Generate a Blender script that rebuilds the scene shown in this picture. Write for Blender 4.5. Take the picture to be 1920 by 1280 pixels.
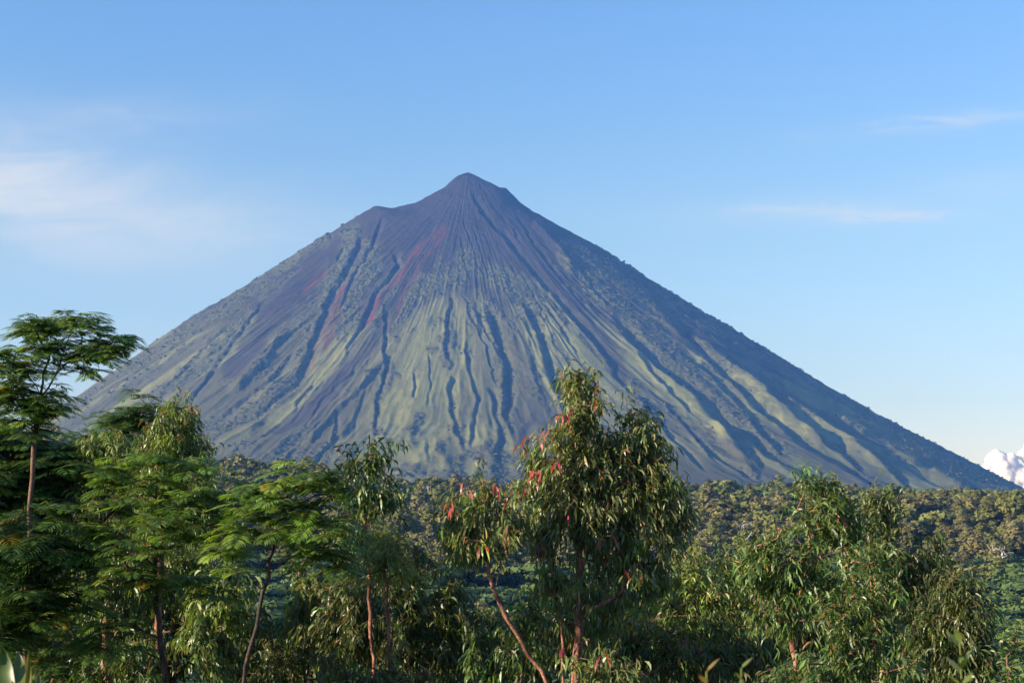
import bpy, math, random
import numpy as np

# ------------------------------------------------------------------ camera, sky, sun
sc = bpy.context.scene
for o in list(bpy.data.objects):
    bpy.data.objects.remove(o)
rng = np.random.default_rng(11)
random.seed(5)
F = 50.0 / 36.0 * 1920.0
PITCH = math.radians(6.0)
SUN_AZ = math.radians(-159.0)      # direction towards the sun, in the ground plane
SUN_EL = math.radians(15.5)

cam_d = bpy.data.cameras.new('camera')
cam = bpy.data.objects.new('camera', cam_d)
sc.collection.objects.link(cam)
cam.location = (0, 0, 0)
cam.rotation_euler = (math.pi / 2 + PITCH, 0, 0)
cam_d.lens = 50
cam_d.sensor_width = 36
cam_d.clip_start = 0.05
cam_d.clip_end = 40000
cam_d.dof.use_dof = True
cam_d.dof.focus_distance = 30
cam_d.dof.aperture_fstop = 13
sc.camera = cam

sc.view_settings.view_transform = 'Standard'
sc.view_settings.look = 'None'
sc.view_settings.gamma = 1
sc.view_settings.exposure = 1.05
sc.render.engine = 'CYCLES'
sc.cycles.max_bounces = 6
sc.cycles.diffuse_bounces = 2
sc.cycles.glossy_bounces = 1
sc.cycles.transmission_bounces = 3
sc.cycles.volume_bounces = 1
sc.cycles.use_denoising = True

world = bpy.data.worlds.new('World')
sc.world = world
world.use_nodes = True
wn = world.node_tree.nodes
wl = world.node_tree.links
wn.clear()


def wnode(t, **k):
    n = wn.new(t)
    for a, b in k.items():
        setattr(n, a, b)
    return n


def wmath(op, a, b=None, c=None):
    n = wn.new('ShaderNodeMath')
    n.operation = op
    for i, v in enumerate((a, b, c)):
        if v is None:
            continue
        if isinstance(v, (int, float)):
            n.inputs[i].default_value = v
        else:
            wl.new(v, n.inputs[i])
    return n.outputs[0]


sky = wnode('ShaderNodeTexSky', sky_type='NISHITA', sun_disc=False, sun_elevation=SUN_EL,
            sun_rotation=math.atan2(math.cos(SUN_AZ), math.sin(SUN_AZ)), altitude=1200,
            air_density=1.0, dust_density=0.3, ozone_density=3.0)
hs = wnode('ShaderNodeHueSaturation')
hs.inputs['Saturation'].default_value = 1.12
hs.inputs['Value'].default_value = 1.0
wl.new(sky.outputs[0], hs.inputs['Color'])
geo = wnode('ShaderNodeTexCoord')
sep = wnode('ShaderNodeSeparateXYZ')
wl.new(geo.outputs['Generated'], sep.inputs[0])
grade = wnode('ShaderNodeValToRGB')
ge = grade.color_ramp.elements
ge.new(0.5)
ge.new(0.6)
for e_, (p_, c_) in zip(ge, [(0.0, (0.50, 0.47, 0.64, 1)), (0.06, (0.59, 0.50, 0.58, 1)), (0.19, (0.99, 0.77, 0.71, 1)), (0.32, (1.0, 0.90, 0.93, 1))]):
    e_.position = p_
    e_.color = c_
wl.new(sep.outputs[2], grade.inputs[0])
gmul = wnode('ShaderNodeMix', data_type='RGBA', blend_type='MULTIPLY')
gmul.inputs[0].default_value = 1.0
wl.new(hs.outputs[0], gmul.inputs[6])
wl.new(grade.outputs[0], gmul.inputs[7])
# thin high cloud, placed by direction: u = x/y, v = z/y
yy = wmath('MAXIMUM', sep.outputs[1], 0.05)
U = wmath('DIVIDE', sep.outputs[0], yy)
V = wmath('DIVIDE', sep.outputs[2], yy)
front = wmath('GREATER_THAN', sep.outputs[1], 0.1)
comb = wnode('ShaderNodeCombineXYZ')
wl.new(U, comb.inputs[0])
wl.new(V, comb.inputs[1])
col_in = gmul.outputs[2]


def add_cloud(px, py, rx, ry, slant, strength, nscale, stretch, color, lo, hi, seed):
    """soft veil around a direction; slant tilts it."""
    global col_in
    u0 = (px - 960) / F
    v0 = math.tan(PITCH + math.atan((640 - py) / F))
    du = wmath('DIVIDE', wmath('SUBTRACT', U, u0), rx / F)
    dv0 = wmath('SUBTRACT', V, v0)
    dv = wmath('DIVIDE', wmath('SUBTRACT', dv0, wmath('MULTIPLY', wmath('SUBTRACT', U, u0), slant)), ry / F)
    mp = wnode('ShaderNodeMapping')
    mp.inputs['Scale'].default_value = (nscale, nscale * stretch, 1)
    mp.inputs['Rotation'].default_value = (0, 0, -slant)
    mp.inputs['Location'].default_value = (seed, seed * 0.7, seed)
    wl.new(comb.outputs[0], mp.inputs[0])
    nz = wnode('ShaderNodeTexNoise')
    nz.inputs['Scale'].default_value = 1.0
    nz.inputs['Detail'].default_value = 9
    nz.inputs['Roughness'].default_value = 0.6
    nz.inputs['Distortion'].default_value = 0.9
    wl.new(mp.outputs[0], nz.inputs['Vector'])
    d2 = wmath('ADD', wmath('MULTIPLY', du, du), wmath('MULTIPLY', dv, dv))
    fall = wmath('EXPONENT', wmath('MULTIPLY', d2, -1.0))
    mr = wnode('ShaderNodeMapRange')
    mr.interpolation_type = 'SMOOTHSTEP'
    mr.inputs[1].default_value = lo
    mr.inputs[2].default_value = hi
    wl.new(nz.outputs[0], mr.inputs[0])
    fac = wmath('MULTIPLY', wmath('MULTIPLY', fall, mr.outputs[0]), wmath('MULTIPLY', front, strength))
    mx = wnode('ShaderNodeMix', data_type='RGBA')
    wl.new(fac, mx.inputs[0])
    wl.new(col_in, mx.inputs[6])
    mx.inputs[7].default_value = color
    col_in = mx.outputs[2]


CW = (2.5, 2.65, 3.0, 1)
add_cloud(0, 350, 340, 115, -0.22, 0.98, 9, 3.2, CW, 0.14, 0.72, 3.1)
add_cloud(330, 230, 160, 40, 0.05, 0.25, 14, 3, CW, 0.3, 0.8, 11.7)
add_cloud(240, 405, 400, 80, -0.10, 0.5, 6, 3, CW, 0.2, 0.8, 7.7)
add_cloud(200, 215, 230, 40, 0.05, 0.25, 9, 3, CW, 0.3, 0.8, 1.7)
add_cloud(1580, 402, 180, 20, -0.03, 0.65, 26, 5, CW, 0.35, 0.7, 4.4)
add_cloud(1700, 408, 110, 9, 0.03, 0.6, 30, 6, CW, 0.3, 0.65, 6.4)
add_cloud(1500, 398, 220, 30, 0.02, 0.22, 12, 4, CW, 0.2, 0.8, 9.4)
add_cloud(1790, 228, 220, 17, 0.10, 0.6, 18, 5, CW, 0.25, 0.8, 2.4)
add_cloud(1850, 350, 160, 30, 0.10, 0.25, 10, 4, CW, 0.2, 0.8, 5.9)
add_cloud(100, 640, 240, 45, 0.0, 0.25, 10, 4, CW, 0.2, 0.8, 8.8)
bg = wnode('ShaderNodeBackground')
bg.inputs['Strength'].default_value = 0.134
wl.new(col_in, bg.inputs['Color'])
wo = wnode('ShaderNodeOutputWorld')
wl.new(bg.outputs[0], wo.inputs['Surface'])

sun_d = bpy.data.lights.new('sun', 'SUN')
sun_d.energy = 5.0
sun_d.angle = math.radians(0.53)
sun_d.color = (1.0, 0.87, 0.70)
sun = bpy.data.objects.new('sun', sun_d)
sc.collection.objects.link(sun)
from mathutils import Vector, Matrix
L = Vector((math.cos(SUN_AZ) * math.cos(SUN_EL), math.sin(SUN_AZ) * math.cos(SUN_EL), math.sin(SUN_EL)))
sun.rotation_euler = L.to_track_quat('Z', 'Y').to_euler()


# ------------------------------------------------------------------ helpers
def P(px, py, Y):
    """point of the place seen at that spot of the photograph, Y metres ahead"""
    xc = (px - 960.0) / F
    yc = (640.0 - py) / F
    x = xc
    y = math.cos(PITCH) - yc * math.sin(PITCH)
    z = math.sin(PITCH) + yc * math.cos(PITCH)
    t = Y / y
    return np.array([x * t, Y, z * t])


def project(x, y, z):
    f = y * math.cos(PITCH) + z * math.sin(PITCH)
    up = -y * math.sin(PITCH) + z * math.cos(PITCH)
    f = np.maximum(f, 1.0)
    return 960 + F * x / f, 640 - F * up / f


def link(o):
    sc.collection.objects.link(o)
    return o


def tag(o, label=None, cat=None, group=None, kind=None):
    if label:
        o['label'] = label
    if cat:
        o['category'] = cat
    if group:
        o['group'] = group
    if kind:
        o['kind'] = kind
    return o


def np_mesh(name, verts, faces, mat, col=None, smooth=False, parent=None, extra=None):
    """faces: list of (m,k) int arrays, or one such array"""
    me = bpy.data.meshes.new(name)
    if isinstance(faces, np.ndarray):
        faces = [faces]
    faces = [f for f in faces if len(f)]
    nv = len(verts)
    loops = np.concatenate([f.ravel() for f in faces]).astype(np.int32)
    sizes = np.concatenate([np.full(len(f), f.shape[1], np.int32) for f in faces])
    starts = np.concatenate([[0], np.cumsum(sizes)[:-1]]).astype(np.int32)
    me.vertices.add(nv)
    me.vertices.foreach_set('co', np.ascontiguousarray(verts, np.float32).ravel())
    me.loops.add(len(loops))
    me.loops.foreach_set('vertex_index', loops)
    me.polygons.add(len(sizes))
    me.polygons.foreach_set('loop_start', starts)
    me.polygons.foreach_set('loop_total', sizes)
    me.polygons.foreach_set('use_smooth', np.full(len(sizes), smooth, bool))
    me.update(calc_edges=True)
    if col is not None:
        a = me.color_attributes.new('tint', 'FLOAT_COLOR', 'POINT')
        c = np.ones((nv, 4), np.float32)
        c[:, :3] = col
        a.data.foreach_set('color', c.ravel())
    me.materials.append(mat)
    o = bpy.data.objects.new(name, me)
    link(o)
    if parent is not None:
        o.parent = parent
    return o


def empty(name, loc=(0, 0, 0)):
    o = bpy.data.objects.new(name, None)
    o.location = loc
    o.empty_display_size = 0.2
    return link(o)


def hash2(ix, iy, seed):
    h = (ix.astype(np.int64) * 374761393 + iy.astype(np.int64) * 668265263 + seed * 1274126177) & 0xFFFFFFFF
    h = ((h ^ (h >> 13)) * 1274126177) & 0xFFFFFFFF
    h = (h ^ (h >> 16)) & 0xFFFFFF
    return h / float(0xFFFFFF)


def vnoise(x, y, seed=0):
    x0 = np.floor(x)
    y0 = np.floor(y)
    fx = x - x0
    fy = y - y0
    fx = fx * fx * fx * (fx * (fx * 6 - 15) + 10)
    fy = fy * fy * fy * (fy * (fy * 6 - 15) + 10)
    a = hash2(x0, y0, seed)
    b = hash2(x0 + 1, y0, seed)
    c = hash2(x0, y0 + 1, seed)
    d = hash2(x0 + 1, y0 + 1, seed)
    return (a * (1 - fx) + b * fx) * (1 - fy) + (c * (1 - fx) + d * fx) * fy


def fbm(x, y, seed=0, oct=4, gain=0.5):
    s = 0
    a = 1.0
    t = 0
    for i in range(oct):
        s = s + a * vnoise(x * 2 ** i + 17.3 * i, y * 2 ** i + 9.1 * i, seed + i)
        t += a
        a *= gain
    return s / t


def sstep(a, b, x):
    t = np.clip((x - a) / (b - a), 0, 1)
    return t * t * (3 - 2 * t)


# ------------------------------------------------------------------ materials
class Mat:
    def __init__(self, name):
        self.m = bpy.data.materials.new(name)
        self.m.use_nodes = True
        self.n = self.m.node_tree.nodes
        self.l = self.m.node_tree.links
        self.n.clear()
        self.out = self.n.new('ShaderNodeOutputMaterial')

    def node(self, t, **k):
        n = self.n.new(t)
        for a, b in k.items():
            setattr(n, a, b)
        return n

    def noise(self, scale, detail=4, rough=0.55, vec=None, dist=0.0):
        n = self.n.new('ShaderNodeTexNoise')
        n.inputs['Scale'].default_value = scale
        n.inputs['Detail'].default_value = detail
        n.inputs['Roughness'].default_value = rough
        n.inputs['Distortion'].default_value = dist
        if vec is None:
            g = self.n.new('ShaderNodeNewGeometry')
            vec = g.outputs['Position']
        self.l.new(vec, n.inputs['Vector'])
        return n.outputs[0]

    def ramp(self, v, stops):
        r = self.n.new('ShaderNodeValToRGB')
        e = r.color_ramp.elements
        while len(e) < len(stops):
            e.new(0.5)
        for i, (p, c) in enumerate(stops):
            e[i].position = p
            e[i].color = (*c, 1)
        self.l.new(v, r.inputs[0])
        return r.outputs[0]

    def mr(self, v, a, b, c=0.0, d=1.0):
        n = self.n.new('ShaderNodeMapRange')
        for i, x in enumerate((a, b, c, d)):
            n.inputs[i + 1].default_value = x
        self.l.new(v, n.inputs[0])
        return n.outputs[0]

    def math(self, op, a, b):
        n = self.n.new('ShaderNodeMath')
        n.operation = op
        for i, v in enumerate((a, b)):
            if isinstance(v, (int, float)):
                n.inputs[i].default_value = v
            else:
                self.l.new(v, n.inputs[i])
        return n.outputs[0]

    def mix(self, f, a, b, blend='MIX'):
        n = self.n.new('ShaderNodeMix')
        n.data_type = 'RGBA'
        n.blend_type = blend
        for i, v in ((0, f), (6, a), (7, b)):
            if isinstance(v, tuple):
                n.inputs[i].default_value = (*v, 1)
            elif isinstance(v, (int, float)):
                n.inputs[i].default_value = v
            else:
                self.l.new(v, n.inputs[i])
        return n.outputs[2]

    def bump(self, h, strength, dist):
        n = self.n.new('ShaderNodeBump')
        n.inputs['Strength'].default_value = strength
        n.inputs['Distance'].default_value = dist
        self.l.new(h, n.inputs['Height'])
        return n.outputs[0]

    def finish(self, color, rough=0.9, spec=0.2, normal=None, transl=0.0, tcolor=None):
        b = self.n.new('ShaderNodeBsdfPrincipled')
        if isinstance(color, tuple):
            b.inputs['Base Color'].default_value = (*color, 1)
        else:
            self.l.new(color, b.inputs['Base Color'])
        b.inputs['Roughness'].default_value = rough
        b.inputs['Specular IOR Level'].default_value = spec
        if normal is not None:
            self.l.new(normal, b.inputs['Normal'])
        s = b.outputs[0]
        if transl > 0:
            t = self.n.new('ShaderNodeBsdfTranslucent')
            self.l.new(tcolor if tcolor is not None else color, t.inputs['Color'])
            m = self.n.new('ShaderNodeMixShader')
            m.inputs[0].default_value = transl
            self.l.new(s, m.inputs[1])
            self.l.new(t.outputs[0], m.inputs[2])
            s = m.outputs[0]
        self.l.new(s, self.out.inputs['Surface'])
        return self.m


def attr_color(M):
    a = M.node('ShaderNodeAttribute')
    a.attribute_name = 'tint'
    return a.outputs['Color']


def leaf_material(name, rough=0.45, spec=0.4, transl=0.28):
    M = Mat(name)
    c = attr_color(M)
    n = M.noise(9.0, 3)
    c2 = M.mix(M.mr(n, 0.3, 0.7), M.mix(1.0, c, (0.72, 0.78, 0.7), 'MULTIPLY'), M.mix(1.0, c, (1.25, 1.2, 1.1), 'MULTIPLY'))
    tc = M.mix(1.0, c2, (1.7, 1.7, 0.6), 'MULTIPLY')
    return M.finish(c2, rough, spec, None, transl, tc)


def far_leaf_material(name):
    M = Mat(name)
    c = attr_color(M)
    n = M.noise(0.9, 3)
    c2 = M.mix(M.mr(n, 0.3, 0.7), M.mix(1.0, c, (0.7, 0.75, 0.75), 'MULTIPLY'), M.mix(1.0, c, (1.35, 1.25, 1.15), 'MULTIPLY'))
    return M.finish(c2, 0.8, 0.15, None, 0.15)


def bark_material(name, dark, light, scale=14):
    M = Mat(name)
    g = M.node('ShaderNodeNewGeometry')
    mp = M.node('ShaderNodeMapping')
    mp.inputs['Scale'].default_value = (1, 1, 0.25)
    M.l.new(g.outputs['Position'], mp.inputs[0])
    n = M.noise(scale, 5, 0.6, mp.outputs[0], 0.5)
    c = M.ramp(n, [(0.40, dark), (0.5, tuple((a + b) / 2 for a, b in zip(dark, light))), (0.58, light)])
    c = M.mix(M.mr(M.noise(scale * 4, 3), 0.5, 0.62, 0, 0.7), c, tuple(x * 0.5 for x in dark))
    return M.finish(c, 0.85, 0.2, M.bump(n, 0.6, 0.01))


leaf_euc = leaf_material('eucalyptus_leaf', 0.42, 0.5)
leaf_fea = leaf_material('feathery_leaf', 0.5, 0.3, 0.4)
leaf_far = far_leaf_material('forest_leaf')
bark_red = bark_material('red_brown_bark', (0.10, 0.045, 0.03), (0.42, 0.19, 0.12))
bark_brown = bark_material('brown_bark', (0.07, 0.04, 0.028), (0.20, 0.115, 0.08))
bark_dark = bark_material('dark_bark', (0.035, 0.025, 0.02), (0.10, 0.07, 0.05))
bark_far = bark_material('forest_bark', (0.10, 0.08, 0.06), (0.25, 0.2, 0.16), 1.0)
bark_white = bark_material('bleached_bark', (0.35, 0.32, 0.28), (0.62, 0.58, 0.52), 1.0)


# ground
def ground_material():
    M = Mat('undergrowth_soil')
    n1 = M.noise(0.02, 6, 0.6)
    n2 = M.noise(0.6, 5, 0.65)
    c = M.ramp(n1, [(0.35, (0.035, 0.05, 0.018)), (0.55, (0.06, 0.065, 0.028)), (0.7, (0.09, 0.075, 0.04))])
    c = M.mix(M.mr(n2, 0.35, 0.7), c, M.mix(1.0, c, (0.55, 0.6, 0.55), 'MULTIPLY'))
    return M.finish(c, 0.95, 0.1, M.bump(n2, 0.8, 0.6))


def mountain_material():
    M = Mat('volcano_slope')
    a = M.node('ShaderNodeAttribute')
    a.attribute_name = 'tint'         # r: red scoria, g: grass, b: scrub, plus shade painted on the right flank
    s = M.node('ShaderNodeSeparateColor')
    M.l.new(a.outputs['Color'], s.inputs[0])
    n1 = M.noise(0.012, 5, 0.6)
    n2 = M.noise(0.09, 5, 0.7)
    n3 = M.noise(0.035, 4, 0.6)
    ash = M.ramp(n1, [(0.3, (0.018, 0.017, 0.018)), (0.55, (0.030, 0.026, 0.026)), (0.75, (0.050, 0.040, 0.037))])
    ash = M.mix(M.mr(n2, 0.3, 0.75, 0, 0.7), ash, (0.058, 0.048, 0.045))
    grass = M.ramp(n3, [(0.3, (0.135, 0.152, 0.056)), (0.5, (0.175, 0.186, 0.070)), (0.72, (0.21, 0.205, 0.095))])
    grass = M.mix(M.mr(n2, 0.42, 0.7, 0, 0.75), grass, (0.12, 0.132, 0.055))
    grass = M.mix(M.mr(M.noise(0.35, 4, 0.7), 0.5, 0.7, 0, 0.55), grass, (0.11, 0.115, 0.055))
    scrub = M.ramp(n2, [(0.35, (0.06, 0.07, 0.036)), (0.52, (0.09, 0.096, 0.052)), (0.7, (0.13, 0.12, 0.08))])
    red = M.ramp(n2, [(0.3, (0.068, 0.03, 0.03)), (0.52, (0.12, 0.042, 0.035)), (0.75, (0.165, 0.065, 0.05))])
    c = M.mix(s.outputs[1], ash, grass)
    c = M.mix(s.outputs[0], c, red)
    c = M.mix(s.outputs[2], c, scrub)
    nb = M.noise(0.25, 6, 0.75)
    bm = M.node('ShaderNodeBump')
    bm.inputs['Distance'].default_value = 4.0
    M.l.new(nb, bm.inputs['Height'])
    M.l.new(M.mr(s.outputs[2], 0, 1, 0.7, 1.0), bm.inputs['Strength'])
    return M.finish(c, 0.95, 0.1, bm.outputs[0])


# ------------------------------------------------------------------ ground sheet
def px_of_x(x, Y):
    return 960 + F * x / Y


RIDGE_PX = [(-1500, 760), (-400, 770), (0, 800), (120, 812), (250, 838), (400, 860), (560, 868), (650, 880), (750, 900),
            (900, 902), (1200, 908), (1450, 914), (1650, 918), (1800, 922), (1920, 924), (2600, 925), (4000, 930)]
RY = 900.0


def ground_z(x, y):
    x = np.asarray(x, float)
    y = np.asarray(y, float)
    px = 960 + F * x / RY
    crest = (920 - np.interp(px, [a for a, b in RIDGE_PX], [b for a, b in RIDGE_PX])) / F * RY - 14.5
    valley = -46 + 10 * (fbm(x / 160, y / 160, 3) - 0.5)
    z = np.interp(y, [-400, -20, 0, 3, 8, 20, 45, 120, 260], [30, 1, -1.5, -1.75, -2.9, -6.5, -16, -38, -46])
    t = sstep(180, 880, y)
    # the slope is a little convex: steeper low down
    t2 = 1 - (1 - t) ** 1.35
    far = valley + (crest - valley) * t2
    w = sstep(110, 260, y)
    z = z * (1 - w) + far * w
    after = sstep(900, 1500, y)
    z = z * (1 - after) + (-45) * after
    z = z + w * (1 - after) * (22 * (fbm(x / 190 + 4, y / 150, 8, 3) - 0.5) * np.sin(np.pi * np.clip(t2, 0, 1)) + 6 * (fbm(x / 60, y / 60, 5, 3) - 0.5))
    z = z + (1 - w) * 0.5 * (fbm(x / 4.0, y / 4.0, 6, 3) - 0.5) * sstep(1, 8, y)
    return z


def make_ground():
    ys = np.concatenate([np.linspace(-400, -5, 12), np.linspace(-2, 60, 60), np.linspace(62, 1500, 300), np.linspace(1560, 7600, 40)])
    u = np.linspace(-1, 1, 401)
    xs = 3600 * (0.25 * u + 0.75 * u ** 3)
    X, Y = np.meshgrid(xs, ys)
    Z = ground_z(X, Y)
    v = np.stack([X.ravel(), Y.ravel(), Z.ravel()], 1)
    nx = len(xs)
    i = np.arange(len(ys) - 1)[:, None] * nx + np.arange(nx - 1)[None]
    f = np.stack([i, i + 1, i + 1 + nx, i + nx], -1).reshape(-1, 4)
    o = np_mesh('ground', v, f, ground_material(), smooth=True)
    tag(o, 'green and brown undergrowth falling into the valley and rising to the far ridge', kind='structure')


make_ground()

# ------------------------------------------------------------------ the volcano
MY = 4200.0
SUMMIT = P(878, 323, MY)
RIGHT_PX = [(878, 323), (896, 331), (915, 342), (935, 352), (950, 357), (962, 366), (978, 382), (1000, 399), (1060, 432), (1120, 465),
            (1200, 516), (1300, 580), (1400, 636), (1500, 698), (1600, 756), (1700, 811), (1800, 862), (1900, 915), (2000, 962), (2100, 1000)]
LEFT_PX = [(878, 323), (866, 327), (856, 332), (838, 347), (832, 354), (810, 367), (775, 384), (750, 391), (735, 394), (712, 391), (700, 392), (682, 401),
           (640, 428), (570, 471), (500, 517), (430, 560), (360, 602), (300, 641), (250, 680), (200, 716), (140, 758), (60, 812), (-60, 885), (-160, 940), (-260, 985)]


def profile(pts):
    r = []
    z = []
    for px, py in pts:
        p = P(px, py, MY)
        rr = abs(p[0] - SUMMIT[0])
        r.append(rr * (1 - 0.045 * min(1, rr / 1400) ** 1.3))
        z.append(p[2])
    return np.array(r), np.array(z)


rR, zR = profile(RIGHT_PX)
rL, zL = profile(LEFT_PX)


def base_height(r, th):
    hr = np.interp(r, rR, zR)
    hl = np.interp(r, rL, zL)
    # the front and the back: the mean of both flanks, without the shoulder
    rf = np.array([0, 40, 90, 160, 300, 600, 900, 1200, 1500, 1800, 2100])
    zf = SUMMIT[2] - np.array([0, 16, 58, 122, 245, 468, 652, 800, 905, 975, 1015])
    hf = np.interp(r, rf, zf)
    c = np.cos(th)
    wr = np.clip(c, 0, 1) ** 2.0
    wl_ = np.clip(-c, 0, 1) ** 2.0
    return hr * wr + hl * wl_ + hf * (1 - wr - wl_)


# traced gullies: (half width in px, [(px, py), ...])
GULLIES = [
    (7, [(846, 550), (842, 575), (835, 600), (836, 640), (840, 668)]),
    (4, [(861, 546), (876, 570), (892, 605), (909, 640), (917, 672), (927, 697), (936, 720)]),
    (5, [(882, 565), (905, 602), (922, 636), (936, 664)]),
    (13, [(905, 560), (928, 615), (944, 672), (950, 715), (947, 750), (950, 790)]),
    (9, [(916, 715), (930, 762), (938, 812), (930, 850)]),
    (12, [(972, 550), (992, 588), (1010, 630), (1025, 675), (1046, 734), (1070, 790)]),
    (6, [(872, 630), (879, 680), (895, 748), (886, 787), (880, 825)]),
    (8, [(850, 697), (842, 723), (852, 787), (868, 834)]),
    (3, [(799, 807), (801, 835), (803, 868)]),
    (3, [(803, 655), (806, 710), (803, 760)]),
    (4, [(775, 690), (778, 720), (774, 740)]),
    (7, [(723, 560), (721, 600), (715, 652), (723, 686), (709, 731), (706, 765), (700, 805)]),
    (4, [(686, 690), (682, 731), (666, 771), (660, 805)]),
    (6, [(630, 760), (627, 805), (620, 840)]),
    (4, [(672, 680), (640, 710), (604, 737), (577, 779), (560, 810)]),
    (4, [(611, 700), (585, 733), (560, 760), (545, 780)]),
    (6, [(640, 800), (600, 850), (580, 880)]),
    (5, [(700, 850), (760, 880), (800, 905)]),
    (8, [(733, 463), (745, 491), (725, 522), (706, 547), (694, 576), (670, 615), (650, 650)]),
    (11, [(682, 408), (670, 457), (652, 497), (635, 525), (608, 559), (604, 595), (586, 637), (575, 665), (558, 702), (527, 729), (480, 770), (430, 790)]),
    (5, [(630, 430), (600, 455), (570, 480), (530, 522), (510, 545)]),
    (5, [(650, 455), (629, 480), (590, 520), (562, 541)]),
    (6, [(718, 400), (708, 432), (690, 470), (672, 500), (650, 540), (640, 570)]),
    (6, [(500, 555), (452, 620), (414, 665), (368, 729), (340, 760)]),
    (7, [(560, 640), (512, 699), (457, 744), (420, 770)]),
    (5, [(430, 600), (382, 650), (345, 690), (300, 730)]),
    (5, [(400, 610), (330, 657), (275, 700), (225, 736)]),
    (4, [(320, 660), (250, 712), (190, 760)]),
    (5, [(600, 690), (551, 755), (500, 800), (442, 849)]),
    (5, [(640, 740), (590, 790), (540, 850)]),
    (9, [(880, 345), (893, 384), (927, 424), (965, 466), (1000, 504), (1036, 547), (1074, 590), (1108, 628), (1140, 670), (1175, 730)]),
    (3, [(867, 405), (877, 440), (886, 470), (903, 512), (915, 545)]),
    (3, [(884, 420), (893, 450), (903, 480), (918, 520)]),
    (3, [(862, 440), (868, 480), (880, 520)]),
    (3, [(1005, 560), (1016, 590), (1030, 625), (1050, 660)]),
    (4, [(1010, 560), (1035, 590), (1058, 625), (1085, 665)]),
    (6, [(1068, 470), (1100, 520), (1141, 577)]),
    (13, [(1141, 577), (1182, 632), (1235, 680), (1289, 721), (1336, 769), (1371, 817), (1410, 875)]),
    (8, [(1333, 769), (1395, 804), (1433, 845), (1500, 882)]),
    (6, [(1192, 650), (1226, 697), (1266, 738), (1290, 765)]),
    (6, [(1290, 800), (1328, 838), (1365, 866), (1416, 893)]),
    (5, [(1215, 722), (1245, 750), (1273, 780), (1312, 824), (1340, 860)]),
    (5, [(1180, 720), (1220, 770), (1270, 830), (1320, 880)]),
    (11, [(1210, 545), (1266, 608), (1316, 656), (1365, 701), (1410, 745), (1455, 787), (1496, 824), (1565, 862)]),
    (8, [(1271, 652), (1328, 694), (1384, 745), (1423, 804), (1470, 848)]),
    (7, [(1361, 673), (1422, 718), (1474, 759), (1516, 787), (1565, 821), (1600, 860)]),
    (6, [(1498, 785), (1545, 822), (1580, 845), (1620, 880)]),
    (7, [(1480, 800), (1530, 842), (1580, 869), (1630, 900)]),
    (8, [(1573, 800), (1619, 835), (1662, 869), (1705, 907)]),
    (5, [(1640, 840), (1700, 872), (1760, 905)]),
    (5, [(960, 395), (985, 430), (1010, 470), (1050, 520), (1090, 560)]),
    (4, [(915, 375), (940, 405), (960, 430), (975, 452)]),
]
# crests that catch the sun, raised above the slope
SPURS = [
    (8, 5, [(990, 560), (985, 620), (1000, 700), (1030, 780)]),
    (8, 7, [(735, 640), (700, 690), (650, 740), (590, 810), (560, 850)]),
    (10, 13, [(545, 610), (510, 655), (470, 700), (430, 735)]),
    (8, 16, [(1270, 605), (1330, 650), (1390, 700), (1450, 750), (1520, 810), (1570, 850)]),
    (6, 14, [(1420, 708), (1480, 748), (1549, 796), (1600, 829), (1650, 856), (1700, 884)]),
    (6, 8, [(1575, 778), (1600, 793), (1632, 812)]),
    (6, 8, [(1660, 830), (1695, 849), (1735, 870)]),
    (6, 8, [(1745, 877), (1780, 897), (1815, 915)]),
    (7, 14, [(1333, 785), (1375, 830), (1430, 880)]),
    (6, 12, [(995, 408), (1025, 440), (1055, 476), (1085, 520)]),
]
REDS = [
    (8, [(838, 421), (812, 440), (795, 455), (770, 486), (742, 522), (716, 545), (699, 576), (682, 606), (660, 640)]),
    (4, [(837, 424), (809, 469), (784, 497), (763, 533), (750, 559), (743, 590)]),
    (9, [(657, 519), (629, 556), (609, 609), (588, 650), (572, 690), (556, 720)]),
    (5, [(640, 560), (625, 610), (605, 655)]),
    (6, [(622, 495), (590, 520), (562, 545)]),
    (3, [(676, 440), (668, 470), (660, 490)]),
]
PURPLE = [
    (26, [(590, 490), (555, 540), (520, 580), (490, 620), (462, 665), (440, 690)]),
    (17, [(885, 360), (925, 400), (965, 440), (1010, 490), (1060, 550), (1105, 605), (1145, 655), (1165, 700)]),
    (14, [(750, 545), (735, 580), (700, 640), (600, 740), (520, 800)]),
    (7, [(1000, 780), (985, 800), (975, 820)]),
    (30, [(900, 340), (870, 400), (800, 420), (720, 430)]),
]
SCRUBS = [
    (13, [(846, 560), (842, 620), (835, 665)]),
    (16, [(900, 545), (925, 610), (945, 680), (950, 750), (935, 820)]),
    (20, [(660, 440), (640, 500), (615, 540), (600, 600), (570, 670), (520, 730), (450, 775), (400, 790)]),
    (22, [(700, 470), (690, 520), (660, 560), (640, 610)]),
    (26, [(880, 480), (860, 520), (800, 530), (760, 560), (720, 610)]),
    (24, [(920, 510), (960, 530), (1010, 560), (980, 600)]),
    (22, [(1060, 470), (1100, 520), (1150, 560), (1210, 620), (1280, 680)]),
    (18, [(1100, 480), (1170, 530), (1260, 600)]),
    (20, [(1090, 600), (1130, 650), (1180, 720), (1210, 770)]),
    (14, [(560, 600), (520, 640), (480, 690), (420, 720)]),
    (16, [(470, 590), (420, 640), (360, 690), (300, 730)]),
    (10, [(720, 600), (716, 650), (722, 690), (706, 760), (700, 800)]),
    (16, [(600, 440), (500, 520), (400, 590), (300, 650), (200, 722), (140, 765)]),
    (18, [(860, 850), (900, 845), (960, 850), (1000, 880), (860, 890), (760, 880)]),
    (16, [(1200, 620), (1300, 700), (1400, 790), (1470, 850)]),
    (12, [(560, 810), (520, 850), (600, 840)]),
]


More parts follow.
